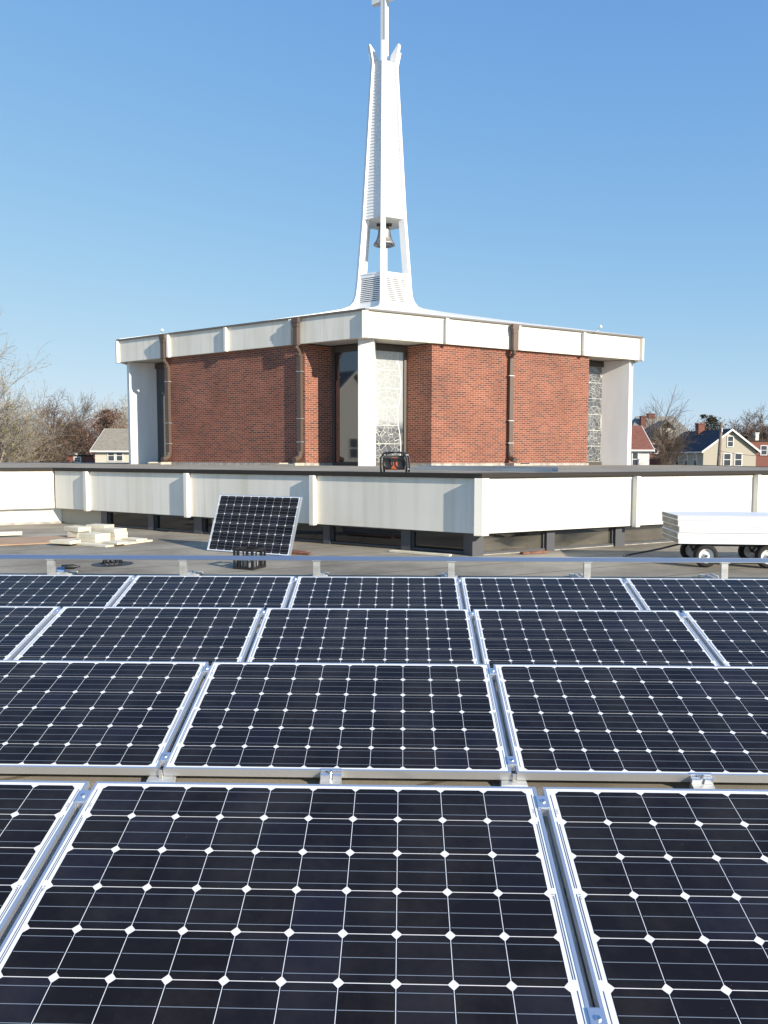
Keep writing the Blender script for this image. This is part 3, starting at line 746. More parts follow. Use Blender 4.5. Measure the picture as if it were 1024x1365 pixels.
# bare rail of the next row on its posts
ra_, rb2 = row_pt(4, -5.2), row_pt(4, 6.8)
yv = Vector((-math.sin(YAW), math.cos(YAW), 0)); uv_ = Vector((math.cos(YAW), math.sin(YAW), 0))
rl = MB(); A = Vector((ROWX[4], ROWY[4], -1.252))
FRR = side_frame(A, uv_, yv)
prof = [(-.034,-.035),(-.034,-.026),(.010,.016),(.040,.016),(.040,-.035)]
c_lo = [FRR(-5.2, q, A.z+z) for q, z in prof]; c_hi = [FRR(6.8, q, A.z+z) for q, z in prof]
n_ = len(prof); b0 = 0
for k in range(n_): rl.face([c_lo[k], c_hi[k], c_hi[(k+1)%n_], c_lo[(k+1)%n_]])
rl.face(c_lo[::-1]); rl.face(c_hi)
tag(rl.build('mounting_rail', M['rail']), 'long bare metal rail reflecting blue sky behind the farthest panel row', 'rail')
pl_ = {-2: 'rail post with foot and black tool beside it, at the far left', -1: 'rail post left of the milk crate, with its long foot', 0: 'rail post right of the milk crate, with its long foot',
       1: 'rail post before the dark windows left of the hall corner', 2: 'rail post right of the hall corner', 3: 'rail post in front of the wagon wheel'}
M['footstone'] = mat('foot block', (.55,.53,.46), .8); vary(M['footstone'], (.48,.46,.40), (.60,.58,.50), (9,9,9))
def make_post():
    root = empty('rail_post', '', 'post')
    p = MB(); p.box(-.04,.04,-.035,-.028,0,.262); p.box(-.04,-.034,-.0279,.03,0,.262); p.box(.034,.04,-.0279,.03,0,.262); p.box(-.055,.055,-.05,.045,.2621,.268); p.build('upright', M['galv'], root)
    f = MB(); f.box(-.10,.10,-.10,.55,-.04,-.001); f.build('foot_plate', M['footstone'], root, bevel=.006)
    s = MB(); s.box(-.065,.065,.08,.40,0,.025); s.box(-.02,.02,.1,.38,.0251,.045); s.build('ballast_tray', M['galv'], root)
    return root
pproto = make_post(); pused = [False]
for k, lb in pl_.items():
    o = pproto if not pused[0] else copy_tree(pproto); pused[0] = True
    q = FRR(k*1.69-.02, 0, DECK+.041+.0)
    o.matrix_world = Matrix.Translation((q.x, q.y, DECK+.041)) @ Matrix.Rotation(YAW, 4, 'Z') @ Matrix.Scale((A.z-.035-DECK-.041)/.268, 4, (0,0,1))
    o['label'] = lb; o['category'] = 'post'; o['group'] = 'posts carrying the bare rail'

# ------------------------------------------------------------------ things on the deck
M['crate'] = mat('black crate plastic', (.018,.018,.02), .45)
M['black'] = mat('black plastic', (.02,.02,.022), .5)
M['rubber'] = mat('tyre rubber', (.022,.022,.022), .85)
M['wood'] = mat('plywood', (.42,.27,.16), .8); vary(M['wood'], (.34,.21,.13), (.50,.34,.21), (1.5,9,3), 6)
M['foam'] = mat('cream foam board', (.72,.66,.50), .85); vary(M['foam'], (.62,.56,.42), (.76,.70,.55), (6,6,6))

def milk_crate():
    c = pixz(331, 759, DECK); root = empty('milk_crate', 'black plastic milk crate on the roof in front of the leaning panel', 'crate', loc=(c.x, c.y+.12, DECK+.004))
    root.rotation_euler[2] = R(-24)
    s, h, t = .165, .285, .012
    m = MB()
    for (ax, sg) in ((0,1),(0,-1),(1,1),(1,-1)):
        def W(a, o_, z, ax=ax, sg=sg): return Vector((sg*(s-o_), a, z)) if ax == 0 else Vector((a, sg*(s-o_), z))
        lim = s if ax == 0 else s-t
        def bar(a0,a1,z0,z1): 
            m.hexa([W(a0,0,z0),W(a1,0,z0),W(a1,t,z0),W(a0,t,z0),W(a0,0,z1),W(a1,0,z1),W(a1,t,z1),W(a0,t,z1)])
        bar(-lim,lim,0,.03); bar(-lim,lim,h-.035,h); bar(-lim,lim,.135,.16)
        for a in (-lim+.012,-.075,0,.075,lim-.012):
            bar(a-.012,a+.012,.03,.135); 
            if abs(a) > .05: bar(a-.012,a+.012,.16,h-.035)
    m.build('crate_side', M['crate'], root)
    b = MB(); b.box(-s+t,s-t,-s+t,s-t,.0,.008); b.build('crate_floor', M['crate'], root)
    return root
milk_crate()
cr = pixz(331, 759, DECK); bg_ = MB(); bg_.box(-.1,.1,-.1,.09,.0,.12); bg_.box(-.06,.12,-.05,.07,.121,.17)
bo = bg_.build('hardware_bag', M['galv'], bevel=.02); bo.location = (cr.x, cr.y+.12, DECK+.014); bo.rotation_euler[2] = R(-10)
tag(bo, 'grey metal hardware heaped inside the black milk crate', 'hardware')

# pale blocks stacked on a board
brd = MB(); brd.box(-.75,.75,-.55,.55,0,.03)
bc = pixz(130, 724, DECK)
bo = brd.build('base_board', M['foam']); bo.location = (bc.x, bc.y+.15, DECK+.004); bo.rotation_euler[2] = R(-28)
tag(bo, 'flat cream board lying under the stack of pale blocks', 'board')
def block(px, py, dz, sx, sy, h, label, rot=-28, grooves=0):
    p = pixz(px, py, DECK)           # front bottom point when on the deck
    m = MB(); m.box(-sx/2,sx/2,0,sy,0,h)
    o = m.build('foam_block', M['foam'], bevel=.006); o.location = (p.x, p.y, DECK+.036+dz); o.rotation_euler[2] = R(rot)
    return tag(o, label, 'block', 'pale blocks stacked on the roof')
block(116, 725, 0, .44, .34, .07, 'pale block at the bottom middle of the stack on the cream board')
block(116, 725, .071, .45, .34, .075, 'pale block lying on the bottom middle block of the stack')
block(143, 722, 0, .42, .30, .066, 'lowest pale block of the tall right hand pile')
block(143, 722, .067, .43, .30, .066, 'second lowest pale block of the tall right hand pile')
block(142, 722, .134, .42, .30, .066, 'pale block on top of the tall right hand pile')
block(127, 716, 0, .42, .3, .125, 'thick pale block at the back of the stack behind the middle blocks')
block(127, 716, .126, .46, .28, .075, 'topmost pale block at the back, tilted across the thick one', rot=-20)
block(97, 719, .0, .30, .3, .115, 'thick pale block at the back left of the stack')
block(95, 719, .116, .46, .28, .085, 'pale block resting level on the thick block at the left', rot=-34)
block(80, 728, 0, .46, .26, .06, 'low pale block at the left front of the cream board', rot=-20)
block(146, 728, 0, .44, .22, .035, 'thin pale block at the front of the cream board', rot=-35)
block(172, 723, 0, .44, .24, .03, 'thin pale block at the right end of the cream board', rot=-35)
tb_ = MB(); tb_.box(-1.2,1.2,-.62,.62,0,.02); o = tb_.build('plywood_sheet', M['wood']); tp = pixz(22, 723, DECK)
o.location = (tp.x-.15, tp.y, DECK+.006); o.rotation_euler[2] = R(27); tag(o, 'reddish tan plywood sheet lying flat on the roof by the white wing', 'plywood')
wb = MB(); wb.box(-.5,.5,-.07,.07,0,.07); o = wb.build('timber_offcut', M['foam'], bevel=.004); tp = pixz(-8, 716, DECK); o.location = (tp.x, tp.y, DECK+.028); o.rotation_euler[2] = R(20)
tag(o, 'pale timber offcut lying on the plywood at the left edge', 'timber')

# roof drain
dc = pixz(150, 752, DECK); dr = empty('roof_drain', 'black roof drain with raised strainer set in a dark ring', 'drain', loc=(dc.x, dc.y, DECK))
m = MB(); m.lathe([(.29,.0),(.29,.006),(.18,.012),(.16,.0)], (0,0,0), n=28); m.build('flange', M['black'], dr)
m = MB()
for k in range(12):
    th = 2*math.pi*k/12; m.tube([(.14*math.cos(th),.14*math.sin(th),.0),(.13*math.cos(th),.13*math.sin(th),.06),(.05*math.cos(th),.05*math.sin(th),.085)], .012, 5)
m.lathe([(0,.095),(.06,.09),(.06,.08),(0,.08)], (0,0,0), n=12); m.build('strainer', M['black'], dr)

# small cordless tool by the left post
tc_ = pixz(93, 760, DECK+.06); dl = empty('cordless_drill', 'small black cordless drill lying by the far left rail post', 'drill', loc=(tc_.x, tc_.y, DECK+.075)); dl.rotation_euler = (R(0), 0, R(12))
m = MB(); m.lathe([(0,-.10),(.03,-.10),(.034,-.03),(.034,.05),(.022,.08),(.012,.10),(.012,.13),(0,.13)], (0,0,.03), Vector((1,0,0)), 12); m.build('drill_body', M['black'], dl, smooth=True)
m = MB(); m.box(-.09,-.05,-.16,-.01,.005,.045); m.build('handle', M['black'], dl, bevel=.008)
m = MB(); m.box(-.12,-.03,-.22,-.161,-.002,.055); m.build('battery', mat('blue plastic', (.12,.25,.5), .4), dl, bevel=.008)

# loose flashing strips along the window base
for k, (px, py, ln_, lb, mm) in enumerate(((375, 735, 1.0, 'rusty strip of flashing lying below the dark windows left of the corner', 'rust'), (150+240, 738, .7, 'short rusty strip lying in front of the longer rusty strip', 'rust'), (560, 739, 1.1, 'pale wood batten lying below the windows near the hall corner', 'foam'), (712, 738, .5, 'short red strip lying under the right hand windows', 'rust'))):
    p = pixz(px, py, DECK); m = MB(); m.box(-ln_/2,ln_/2,-.05,.05,0,.03); o = m.build('loose_strip', M[mm]); o.location = (p.x,p.y,DECK+.006)
    o.rotation_euler[2] = R(-31 if px < 641 else 26); tag(o, lb, 'strip')

# ------------------------------------------------------------------ radio and metal channel on the hall roof
M['orange'] = mat('orange plastic', (.50,.11,.035), .45); M['wframe0'] = mat('dark grey plastic', (.07,.07,.07), .5)
rc = pixz(525, 630.3, HROOF)
rd_ = empty('jobsite_radio', 'orange and black jobsite radio with two round speakers on the hall roof edge', 'radio', loc=(rc.x, rc.y+.05, HROOF+.03)); rd_.rotation_euler[2] = R(-10)
m = MB(); m.box(-.17,.17,.05,.25,.02,.25); m.box(-.055,.055,.03,.0499,.03,.23); m.build('radio_body', M['orange'], rd_, bevel=.015)
s = MB(); s.box(-.175,.175,.046,.255,.20,.262); s.box(-.18,-.1705,.048,.252,.02,.199); s.box(.1705,.18,.048,.252,.02,.199); s.build('radio_top', M['wframe0'], rd_, bevel=.008)
for x in (-.105,.10):
    s = MB(); s.lathe([(0,.012),(.05,.006),(.07,.02),(.088,.028),(.098,.015),(.098,0)], (x,.05,.13), Vector((0,-1,0)), 24); s.build('speaker', M['black'], rd_, smooth=True)
s = MB(); s.box(-.06,.06,.02,.0299,.16,.22); s.build('display', M['black'], rd_)
for y in (-.0,.30):
    s = MB(); s.tube([(-.215,y,-.02),(-.225,y,.08),(-.225,y,.22),(-.17,y,.30),(-.08,y,.315),(.08,y,.315),(.17,y,.30),(.225,y,.22),(.225,y,.08),(.215,y,-.02)], .017, 8); s.build('roll_bar', M['black'], rd_, smooth=True)
s = MB()
for x in (-.2,.2): s.tube([(x,0,.27),(x,.3,.27)], .015, 8); s.tube([(x*1.06,0,.03),(x*1.06,.3,.03)], .015, 8)
s.build('side_bar', M['galv'], rd_)
a0 = pixz(548, 628, HROOF); a1 = pixz(735, 631.2, HROOF)
dv = (a1-a0); ln_ = dv.length; yw = math.atan2(dv.y, dv.x)
m = MB(); m.box(0,ln_,0,.22,0,.006); m.box(0,ln_,0,.005,.0061,.06); m.box(0,ln_,.215,.22,.0061,.085); m.box(.3,ln_-.2,.09,.1,.0061,.03)
o = m.build('metal_channel', M['rail']); o.location = (a0.x,a0.y,HROOF+.022); o.rotation_euler[2] = yw
tag(o, 'long shiny metal channel lying on the hall roof right of the radio', 'channel')

# ------------------------------------------------------------------ wagon with white boards
wagon = None
WY = R(-6)
w0 = pixz(942, 757, DECK)
M['rim'] = mat('white wheel rim', (.72,.72,.70), .4)
M['wframe'] = mat('black wagon frame', (.03,.03,.03), .5)
wg = empty('wagon', 'black four wheeled yard wagon with white wheel rims carrying white boards', 'wagon', loc=(w0.x, w0.y, DECK)); wg.rotation_euler[2] = WY
WR = .17
for (x, y) in ((0,.06),(.85,.06),(0,.72),(.85,.72)):
    t = MB(); prof = [(.105,-.045),(.135,-.055),(.158,-.045),(.17,-.02),(.17,.02),(.158,.045),(.135,.055),(.105,.045)]
    t.lathe(prof, (x,y,WR), Vector((0,1,0)), 28); wo = t.build('wheel', M['rubber'], wg, smooth=True)
    rm_ = MB(); rm_.lathe([(0,-.03),(.03,-.032),(.035,-.012),(.07,-.006),(.095,-.03),(.108,-.04),(.108,.04),(.09,.02),(0,.02)], (x,y,WR), Vector((0,1,0)), 28); rm_.build('rim', M['rim'], wo, smooth=True)
m = MB(); m.tube([(0,.0,WR),(0,.78,WR)], .015, 8); m.tube([(.85,0,WR),(.85,.78,WR)], .015, 8)
for x in (0,.85):
    for y in (.14,.64): m.tube([(x,y,WR),(x+.09,y,.315)], .014, 6); m.tube([(x,y,WR),(x-.09,y,.315)], .014, 6)
m.box(-.22,1.1,.12,.15,.30,.33); m.box(-.22,1.1,.63,.66,.30,.33); m.box(-.25,1.12,.05,.73,.331,.345)
m.build('chassis', M['wframe'], wg)
m = MB(); m.tube([(-.22,.39,.31),(-.55,.39,.22),(-1.05,.45,.10)], .014, 8); m.tube([(-1.05,.36,.10),(-1.05,.54,.10)], .014, 8); m.build('handle', M['wframe'], wg)
M['board'] = mat('white board', (.80,.80,.80), .4); M['core'] = mat('tan board core', (.40,.35,.26), .85); vary(M['core'], (.30,.26,.19), (.48,.43,.33), (3,3,22))
blab = ['lowest white board of the stack on the wagon', 'second lowest white board of the stack on the wagon', 'third white board up in the stack on the wagon', 'fourth white board up in the stack on the wagon', 'topmost long white board of the stack on the wagon']
z = DECK+.347
for k in range(5):
    h = [.075,.085,.09,.09,.065][k]; off = [0,-.008,.006,-.01,-.015][k]
    m = MB(); x0, x1, y0, y1 = -.40+off, 3.0+off, -.02-off*.5, .84
    m.box(x0,x1,y0,y1,.006,h-.007); m.box(x0-.012,x1,y0-.006,y1+.004,0,.0059); m.box(x0-.012,x1,y0-.006,y1+.004,h-.0069,h-.001)
    m.box(x0-.010,x0-.0001,y0,y1,.0061,h-.0071,1)
    o = m.build('white_board', [M['board'], M['core']]); o.location = (w0.x, w0.y, z); o.rotation_euler[2] = WY; z += h
    tag(o, blab[k], 'board', 'white boards stacked on the wagon')

# ------------------------------------------------------------------ houses beyond the roof
def siding(name, c, step=.13):
    m = mat(name, c, .7)
    tc = N(m, 'ShaderNodeTexCoord'); sx = N(m, 'ShaderNodeSeparateXYZ'); md = N(m, 'ShaderNodeMath', operation='FLOORED_MODULO'); md.inputs[1].default_value = step
    bp = N(m, 'ShaderNodeBump'); bp.inputs['Strength'].default_value = .8; bp.inputs['Distance'].default_value = .15
    L(m, tc.outputs['Object'], sx.inputs['Vector']); L(m, sx.outputs['Z'], md.inputs[0]); L(m, md.outputs[0], bp.inputs['Height']); L(m, bp.outputs['Normal'], P(m).inputs['Normal'])
    return m
def shingle(name, a, b):
    m = mat(name, a, .9); vary(m, a, b, (2.5,2.5,5), 8, .3, .7, bump=.3, bscale=25); return m
M['tan_shingle'] = shingle('tan shingles', (.24,.21,.16), (.33,.29,.23))
M['dark_shingle'] = shingle('dark shingles', (.035,.038,.05), (.06,.06,.075))
M['grey_shingle'] = shingle('grey shingles', (.20,.19,.17), (.29,.28,.25))
M['red_shingle'] = shingle('red brown shingles', (.16,.062,.043), (.23,.092,.065))
M['cream_siding'] = siding('cream siding', (.66,.62,.50)); M['beige_siding'] = siding('beige siding', (.47,.43,.345)); M['white_siding'] = siding('white siding', (.72,.71,.67))
M['hbrick'] = mat('house brick', (.30,.12,.085), .85); vary(M['hbrick'], (.15,.055,.04), (.26,.10,.075), (7,7,15), 4)
M['wtrim'] = mat('white trim', (.78,.77,.74), .5)
M['hpane'] = mat('house window pane', (.04,.05,.06), .05, 0, 1.7)

class House:
    """gable house: local x along the gable wall (width w), local y back along the ridge (length l)"""
    def __init__(s, name, label, origin, yaw, w, l, eave, ridge, wall, roof, base=GROUND, over=.35, hip=0.0, flat=False, name_cat='house'):
        s.root = empty(name, label, name_cat, loc=(origin.x, origin.y, base)); s.root.rotation_euler[2] = yaw
        s.w, s.l, s.e, s.r = w, l, eave-base, ridge-base
        m = MB()
        if flat: m.box(0,w,0,l,0,s.e)
        else:
            a = [(0,0,0),(w,0,0),(w,0,s.e),(w/2,0,s.r),(0,0,s.e)] if not hip else [(0,0,0),(w,0,0),(w,0,s.e),(0,0,s.e)]
            n = len(a); b = [(x,l,z) for x,_,z in a]
            m.face(a); m.face(b[::-1])
            for k in range(n): m.face([a[k], b[k], b[(k+1)%n], a[(k+1)%n]][::-1])
        m.build('wall', wall, s.root)
        m = MB(); t = .16
        if flat: m.box(-.1,w+.1,-.1,l+.1,s.e+.01,s.r)
        elif hip:
            h = hip; o = over; dz = (s.r-s.e)*o/(w/2)
            p = [(-o,-o,s.e-dz),(w+o,-o,s.e-dz),(w+o,l+o,s.e-dz),(-o,l+o,s.e-dz)]; r0, r1 = (w/2,h,s.r), (w/2,l-h,s.r)
            up = lambda q: (q[0],q[1],q[2]+t)
            P4 = [up(q) for q in p]; a0, a1 = up(r0), up(r1)
            m.face([P4[0],P4[1],a0]); m.face([P4[1],P4[2],a1,a0]); m.face([P4[2],P4[3],a1]); m.face([P4[3],P4[0],a0,a1])
            m.face(p[::-1]); 
            for k in range(4): m.face([p[k],p[(k+1)%4],P4[(k+1)%4],P4[k]])
        else:
            o = over; sl = (s.r-s.e)/(w/2)
            for sg in (0,1):
                X = (lambda x: x) if sg == 0 else (lambda x: w-x)
                m.hexa([(X(-o),-o,s.e-sl*o+.01),(X(w/2),-o,s.r+.01),(X(w/2),l+o,s.r+.01),(X(-o),l+o,s.e-sl*o+.01),
                        (X(-o),-o,s.e-sl*o+t),(X(w/2),-o,s.r+t),(X(w/2),l+o,s.r+t),(X(-o),l+o,s.e-sl*o+t)])
        s.roof = m.build('roof', roof, s.root)
        if not flat and not hip:
            m = MB(); o = over; sl = (s.r-s.e)/(w/2)
            for sg in (0,1):
                X = (lambda x: x) if sg == 0 else (lambda x: w-x)
                m.hexa([(X(-o-.04),-o-.06,s.e-sl*o-.12),(X(w/2),-o-.06,s.r-.10),(X(w/2),-o-.001,s.r-.10),(X(-o-.04),-o-.001,s.e-sl*o-.12),
                        (X(-o-.04),-o-.06,s.e-sl*o+.13),(X(w/2),-o-.06,s.r+.15),(X(w/2),-o-.001,s.r+.15),(X(-o-.04),-o-.001,s.e-sl*o+.13)])
            m.box(-o-.09,-o-.001,-o,l+o,s.e-sl*o-.06,s.e-sl*o+.10); m.box(w+o+.001,w+o+.09,-o,l+o,s.e-sl*o-.06,s.e-sl*o+.10)
            m.build('roof_trim', M['wtrim'], s.root)
    def fr(s, face):
        """frame of a wall: (along, out, up)"""
        if face == 'front': return lambda a, o, z: (a, -o, z)
        if face == 'left': return lambda a, o, z: (-o, s.l-a, z)
        if face == 'right': return lambda a, o, z: (s.w+o, a, z)
    def window(s, face, a, z, w, h, shutter=None):
        F = s.fr(face); z -= 0; f = .09
        m = MB()
        m.box(a-w/2-f,a-w/2,0.002,.07,z-f,z+h+f,0,F); m.box(a+w/2,a+w/2+f,0.002,.07,z-f,z+h+f,0,F)
        m.box(a-w/2,a+w/2,0.002,.07,z+h,z+h+f,0,F); m.box(a-w/2,a+w/2,.002,.09,z-f,z,0,F); m.box(a-w/2,a+w/2,.002,.05,z+h*.48,z+h*.53,0,F)
        wo = m.build('window', M['wtrim'], s.root)
        p = MB(); p.face([F(a-w/2,.02,z),F(a+w/2,.02,z),F(a+w/2,.02,z+h),F(a-w/2,.02,z+h)]); p.build('pane', M['hpane'], wo)
    def chimney(s, x, y, top, wd=.7, m_=None):
        m = MB(); t = top-s.root.location.z
        m.box(x-wd/2,x+wd/2,y-wd/2,y+wd/2,s.e*.6,t-.15); m.box(x-wd/2-.06,x+wd/2+.06,y-wd/2-.06,y+wd/2+.06,t-.15+.001,t); m.build('chimney', m_ or M['hbrick'], s.root)

# right: beige gabled house with a dark roof
Y = 88; c0 = pix(938, 600, Y); er_ = pix(1008, 600, Y+.6); rz = pix(975, 573, Y).z; ez = pix(938, 600, Y).z
h1 = House('gabled_house', 'beige gabled house with dark slate roof behind the leaning utility pole', c0, R(5), (er_-c0).length, 11.0, ez, rz, M['beige_siding'], M['dark_shingle'])
zf = lambda py, y=Y: pix(975, py, y).z - GROUND
w1 = h1.w
h1.window('front', w1*.50, zf(595), .62, 1.15)
h1.window('front', w1*.45, zf(620.5), .78, 1.35); h1.window('front', w1*.66, zf(620.5), .78, 1.35)
for a_ in (2.6, 4.6, 7.0, 9.2): h1.window('left', a_, zf(621.5), .75, 1.5)
h1.chimney(w1*.45, 6.5, pix(934, 564, 94).z, .8)

# pale house with a red brown roof beside the column
Y = 80; c0 = pix(866, 600, Y); zz = lambda py, Y=Y: pix(850, py, Y).z
h2 = House('pale_house', 'pale cream house with red brown roof right beside the white column', pix(866, 600, Y), R(93), 6.5, 9.0, zz(597.5), zz(569, 83), M['white_siding'], M['red_shingle'])
h2.window('left', 9-1.55, zz(621)-GROUND, .55, 1.4)
h2.window('left', 9-3.2, zz(621)-GROUND, .55, 1.4)
# brick house
Y = 97; zz = lambda py, Y=Y: pix(880, py, Y).z
c0 = pix(866, 600, Y); c1 = pix(898, 600, Y)
h3 = House('brick_house', 'red brick flat topped house behind the bare tree', c0, R(2), (c1-c0).length, 8, zz(588), zz(586.5), M['hbrick'], M['trim'], flat=True)
h3.window('front', .62, zz(604)-GROUND, .8, 1.15)
# big grey hipped house
Y = 118; zz = lambda py, Y=Y: pix(885, py, Y).z
c0 = pix(838, 590, Y); c1 = pix(934, 590, Y)
h4 = House('grey_roofed_house', 'large old house with grey hipped roof and tall chimneys behind the brick house', Vector((c1.x, c1.y, 0)), R(90), 9.0, (c1-c0).length, zz(590), zz(556, 122), M['beige_siding'], M['grey_shingle'], hip=2.6)
h4.chimney(3.0, (c1.x-pix(866,560,Y).x), zz(553), .8); h4.chimney(4.5, (c1.x-pix(881,560,Y).x), zz(549), 1.0)
# its dormer
dm = MB(); a = c1.x-pix(884.5,580,Y).x; e0 = h4.e
dm.box(-1.3,2.2,a-1.0,a+1.0,e0-.5,e0+2.2); dob = dm.build('dormer', M['cream_siding'], h4.root)
dr_ = MB(); dr_.prism([(-1.7,e0+2.1),(-1.7,e0+2.3)],0,1) if False else None
dd = MB()
for sg in (-1, 1):
    dd.hexa([(-1.6,a+sg*1.35,e0+1.95),(2.6,a+sg*1.35,e0+1.95),(2.6,a,e0+3.3),(-1.6,a,e0+3.3),(-1.6,a+sg*1.35,e0+2.1),(2.6,a+sg*1.35,e0+2.1),(2.6,a,e0+3.45),(-1.6,a,e0+3.45)])
dd.build('dormer_roof', M['grey_shingle'], dob)
pn = MB(); pn.box(-1.36,-1.301,a-.4,a+.4,e0+.4,e0+1.7); pn.build('dormer_window', M['wtrim'], dob)
pn = MB(); pn.box(-1.37,-1.361,a-.3,a+.3,e0+.5,e0+1.6); pn.build('dormer_pane', M['hpane'], dob)
# brick building at the right edge
Y = 104; zz = lambda py, Y=Y: pix(1010, py, Y).z
h5 = House('brick_building', 'red brick flat roofed building at the right picture edge', pix(998, 600, Y), R(3), 11, 9, zz(588.5), zz(587), M['hbrick'], M['trim'], flat=True)
h5.window('front', 2.15, zz(606)-GROUND, .8, 1.2); h5.chimney(1.7, 3.0, zz(580.5), 1.1, M['trim']); h5.chimney(2.7, 3.0, zz(575.5), .5, M['white_siding'])

# left: tan roofed house beside the column
Y = 80; zz = lambda py, Y=Y: pix(150, py, Y).z
c0 = pix(126.5, 600, Y)
h6 = House('tan_roofed_house', 'cream house with tan shingle roof left of the white column', c0 + Vector((0,8.0,0)), R(-90), 8.0, 9.0, zz(599.5), zz(573, 84), M['cream_siding'], M['tan_shingle'])
h6.window('right', 1.72, zz(614)-GROUND, .62, 1.05); h6.window('right', 2.6, zz(614)-GROUND, .62, 1.05)
# white house among the trees
Y = 118; zz = lambda py, Y=Y: pix(90, py, Y).z
c0 = pix(72, 600, Y); c1 = pix(106, 600, Y)
h7 = House('white_house', 'white gabled house half hidden behind the bare trees at left', c0, R(8), (c1-c0).length, 9, zz(588), zz(570), M['white_siding'], M['grey_shingle'])
h7.window('front', h7.w*.3, zz(597)-GROUND, .8, 1.3); h7.window('front', h7.w*.66, zz(597)-GROUND, .8, 1.3); h7.window('front', h7.w*.45, zz(607)-GROUND, .8, 1.0)
h7.chimney(h7.w*.45, 1.5, zz(563), .7, M['cream_siding'])
# long low pale building behind the left trees
Y = 96; zz = lambda py, Y=Y: pix(20, py, Y).z
c0 = pix(-70, 600, Y); c1 = pix(64, 600, Y)
h8 = House('low_building', 'long low pale building behind the trees at the left edge', c0, R(-1), (c1-c0).length, 9, zz(602.5), zz(600), M['white_siding'], M['trim'], flat=True, name_cat='building')
for a_ in (1.5, 4.5, 8.2, 10.4): h8.window('front', a_, zz(613)-GROUND, .9, .8)
Y = 88; c0 = pix(88, 600, Y); c1 = pix(119, 600, Y); zz = lambda py, Y=Y: pix(100, py, Y).z
h9 = House('brick_garage', 'low brown brick building between the white house and the tan roofed house', c0, R(2), (c1-c0).length, 7, zz(608), zz(606.3), M['hbrick'], M['trim'], flat=True, name_cat='building')
h9.window('front', 1.3, zz(615.5)-GROUND, .7, .5)

# utility pole and its wires
M['polewood'] = mat('weathered pole', (.22,.17,.13), .9); vary(M['polewood'], (.16,.12,.09), (.28,.22,.17), (6,6,.6))
pt = pix(962, 563.5, 74); pb = pix(957.8, 622, 74); dirp = (pb-pt).normalized(); pb = pt + dirp*((pt.z-GROUND)/-dirp.z)
up_ = empty('utility_pole', 'leaning wooden utility pole in front of the beige gabled house', 'pole', loc=(pb.x,pb.y,GROUND))
m = MB(); q = pt - up_.location; m.tube([(0,0,0), tuple(q*.5), tuple(q)], [.20,.17,.14], 10); m.build('pole', M['polewood'], up_, smooth=True)
m = MB(); q2 = q*.925; m.box(q2.x-.05,q2.x+.05,q2.y-.26,q2.y-.14,q2.z-.25,q2.z+.1); m.build('bracket', M['galv'], up_)
def wire(p, q, sag, label):
    pts = []
    for k in range(15):
        t = k/14; a = p.lerp(q, t); a.z -= sag*4*t*(1-t); pts.append(a)
    m = MB(); m.tube(pts, .018, 5); tag(m.build('overhead_wire', M['black']), label, 'wire', 'wires at the utility pole')
wire(pix(961,572,73.8), pix(905,584,86.5), .3, 'overhead wire from the pole top down to the dark roof')
wire(pix(959,601,73.8), pix(1060,607,70), .25, 'overhead wire crossing the beige gable to the right edge')

# white house whose image shows in the dark left window
h10 = House('bay_windowed_house', 'white house mirrored in the dark window left of the middle column', Vector((-42,4,0)), R(68), 9, 11, 3.6, 7.5, M['white_siding'], M['grey_shingle'])
for a_ in (1.5, 4.5, 7.5):
    h10.window('front', a_, 1.2, 1.0, 1.7); h10.window('front', a_, 5.2, 1.0, 1.7); h10.window('right', a_, 1.2, 1.0, 1.7); h10.window('right', a_, 5.2, 1.0, 1.7)
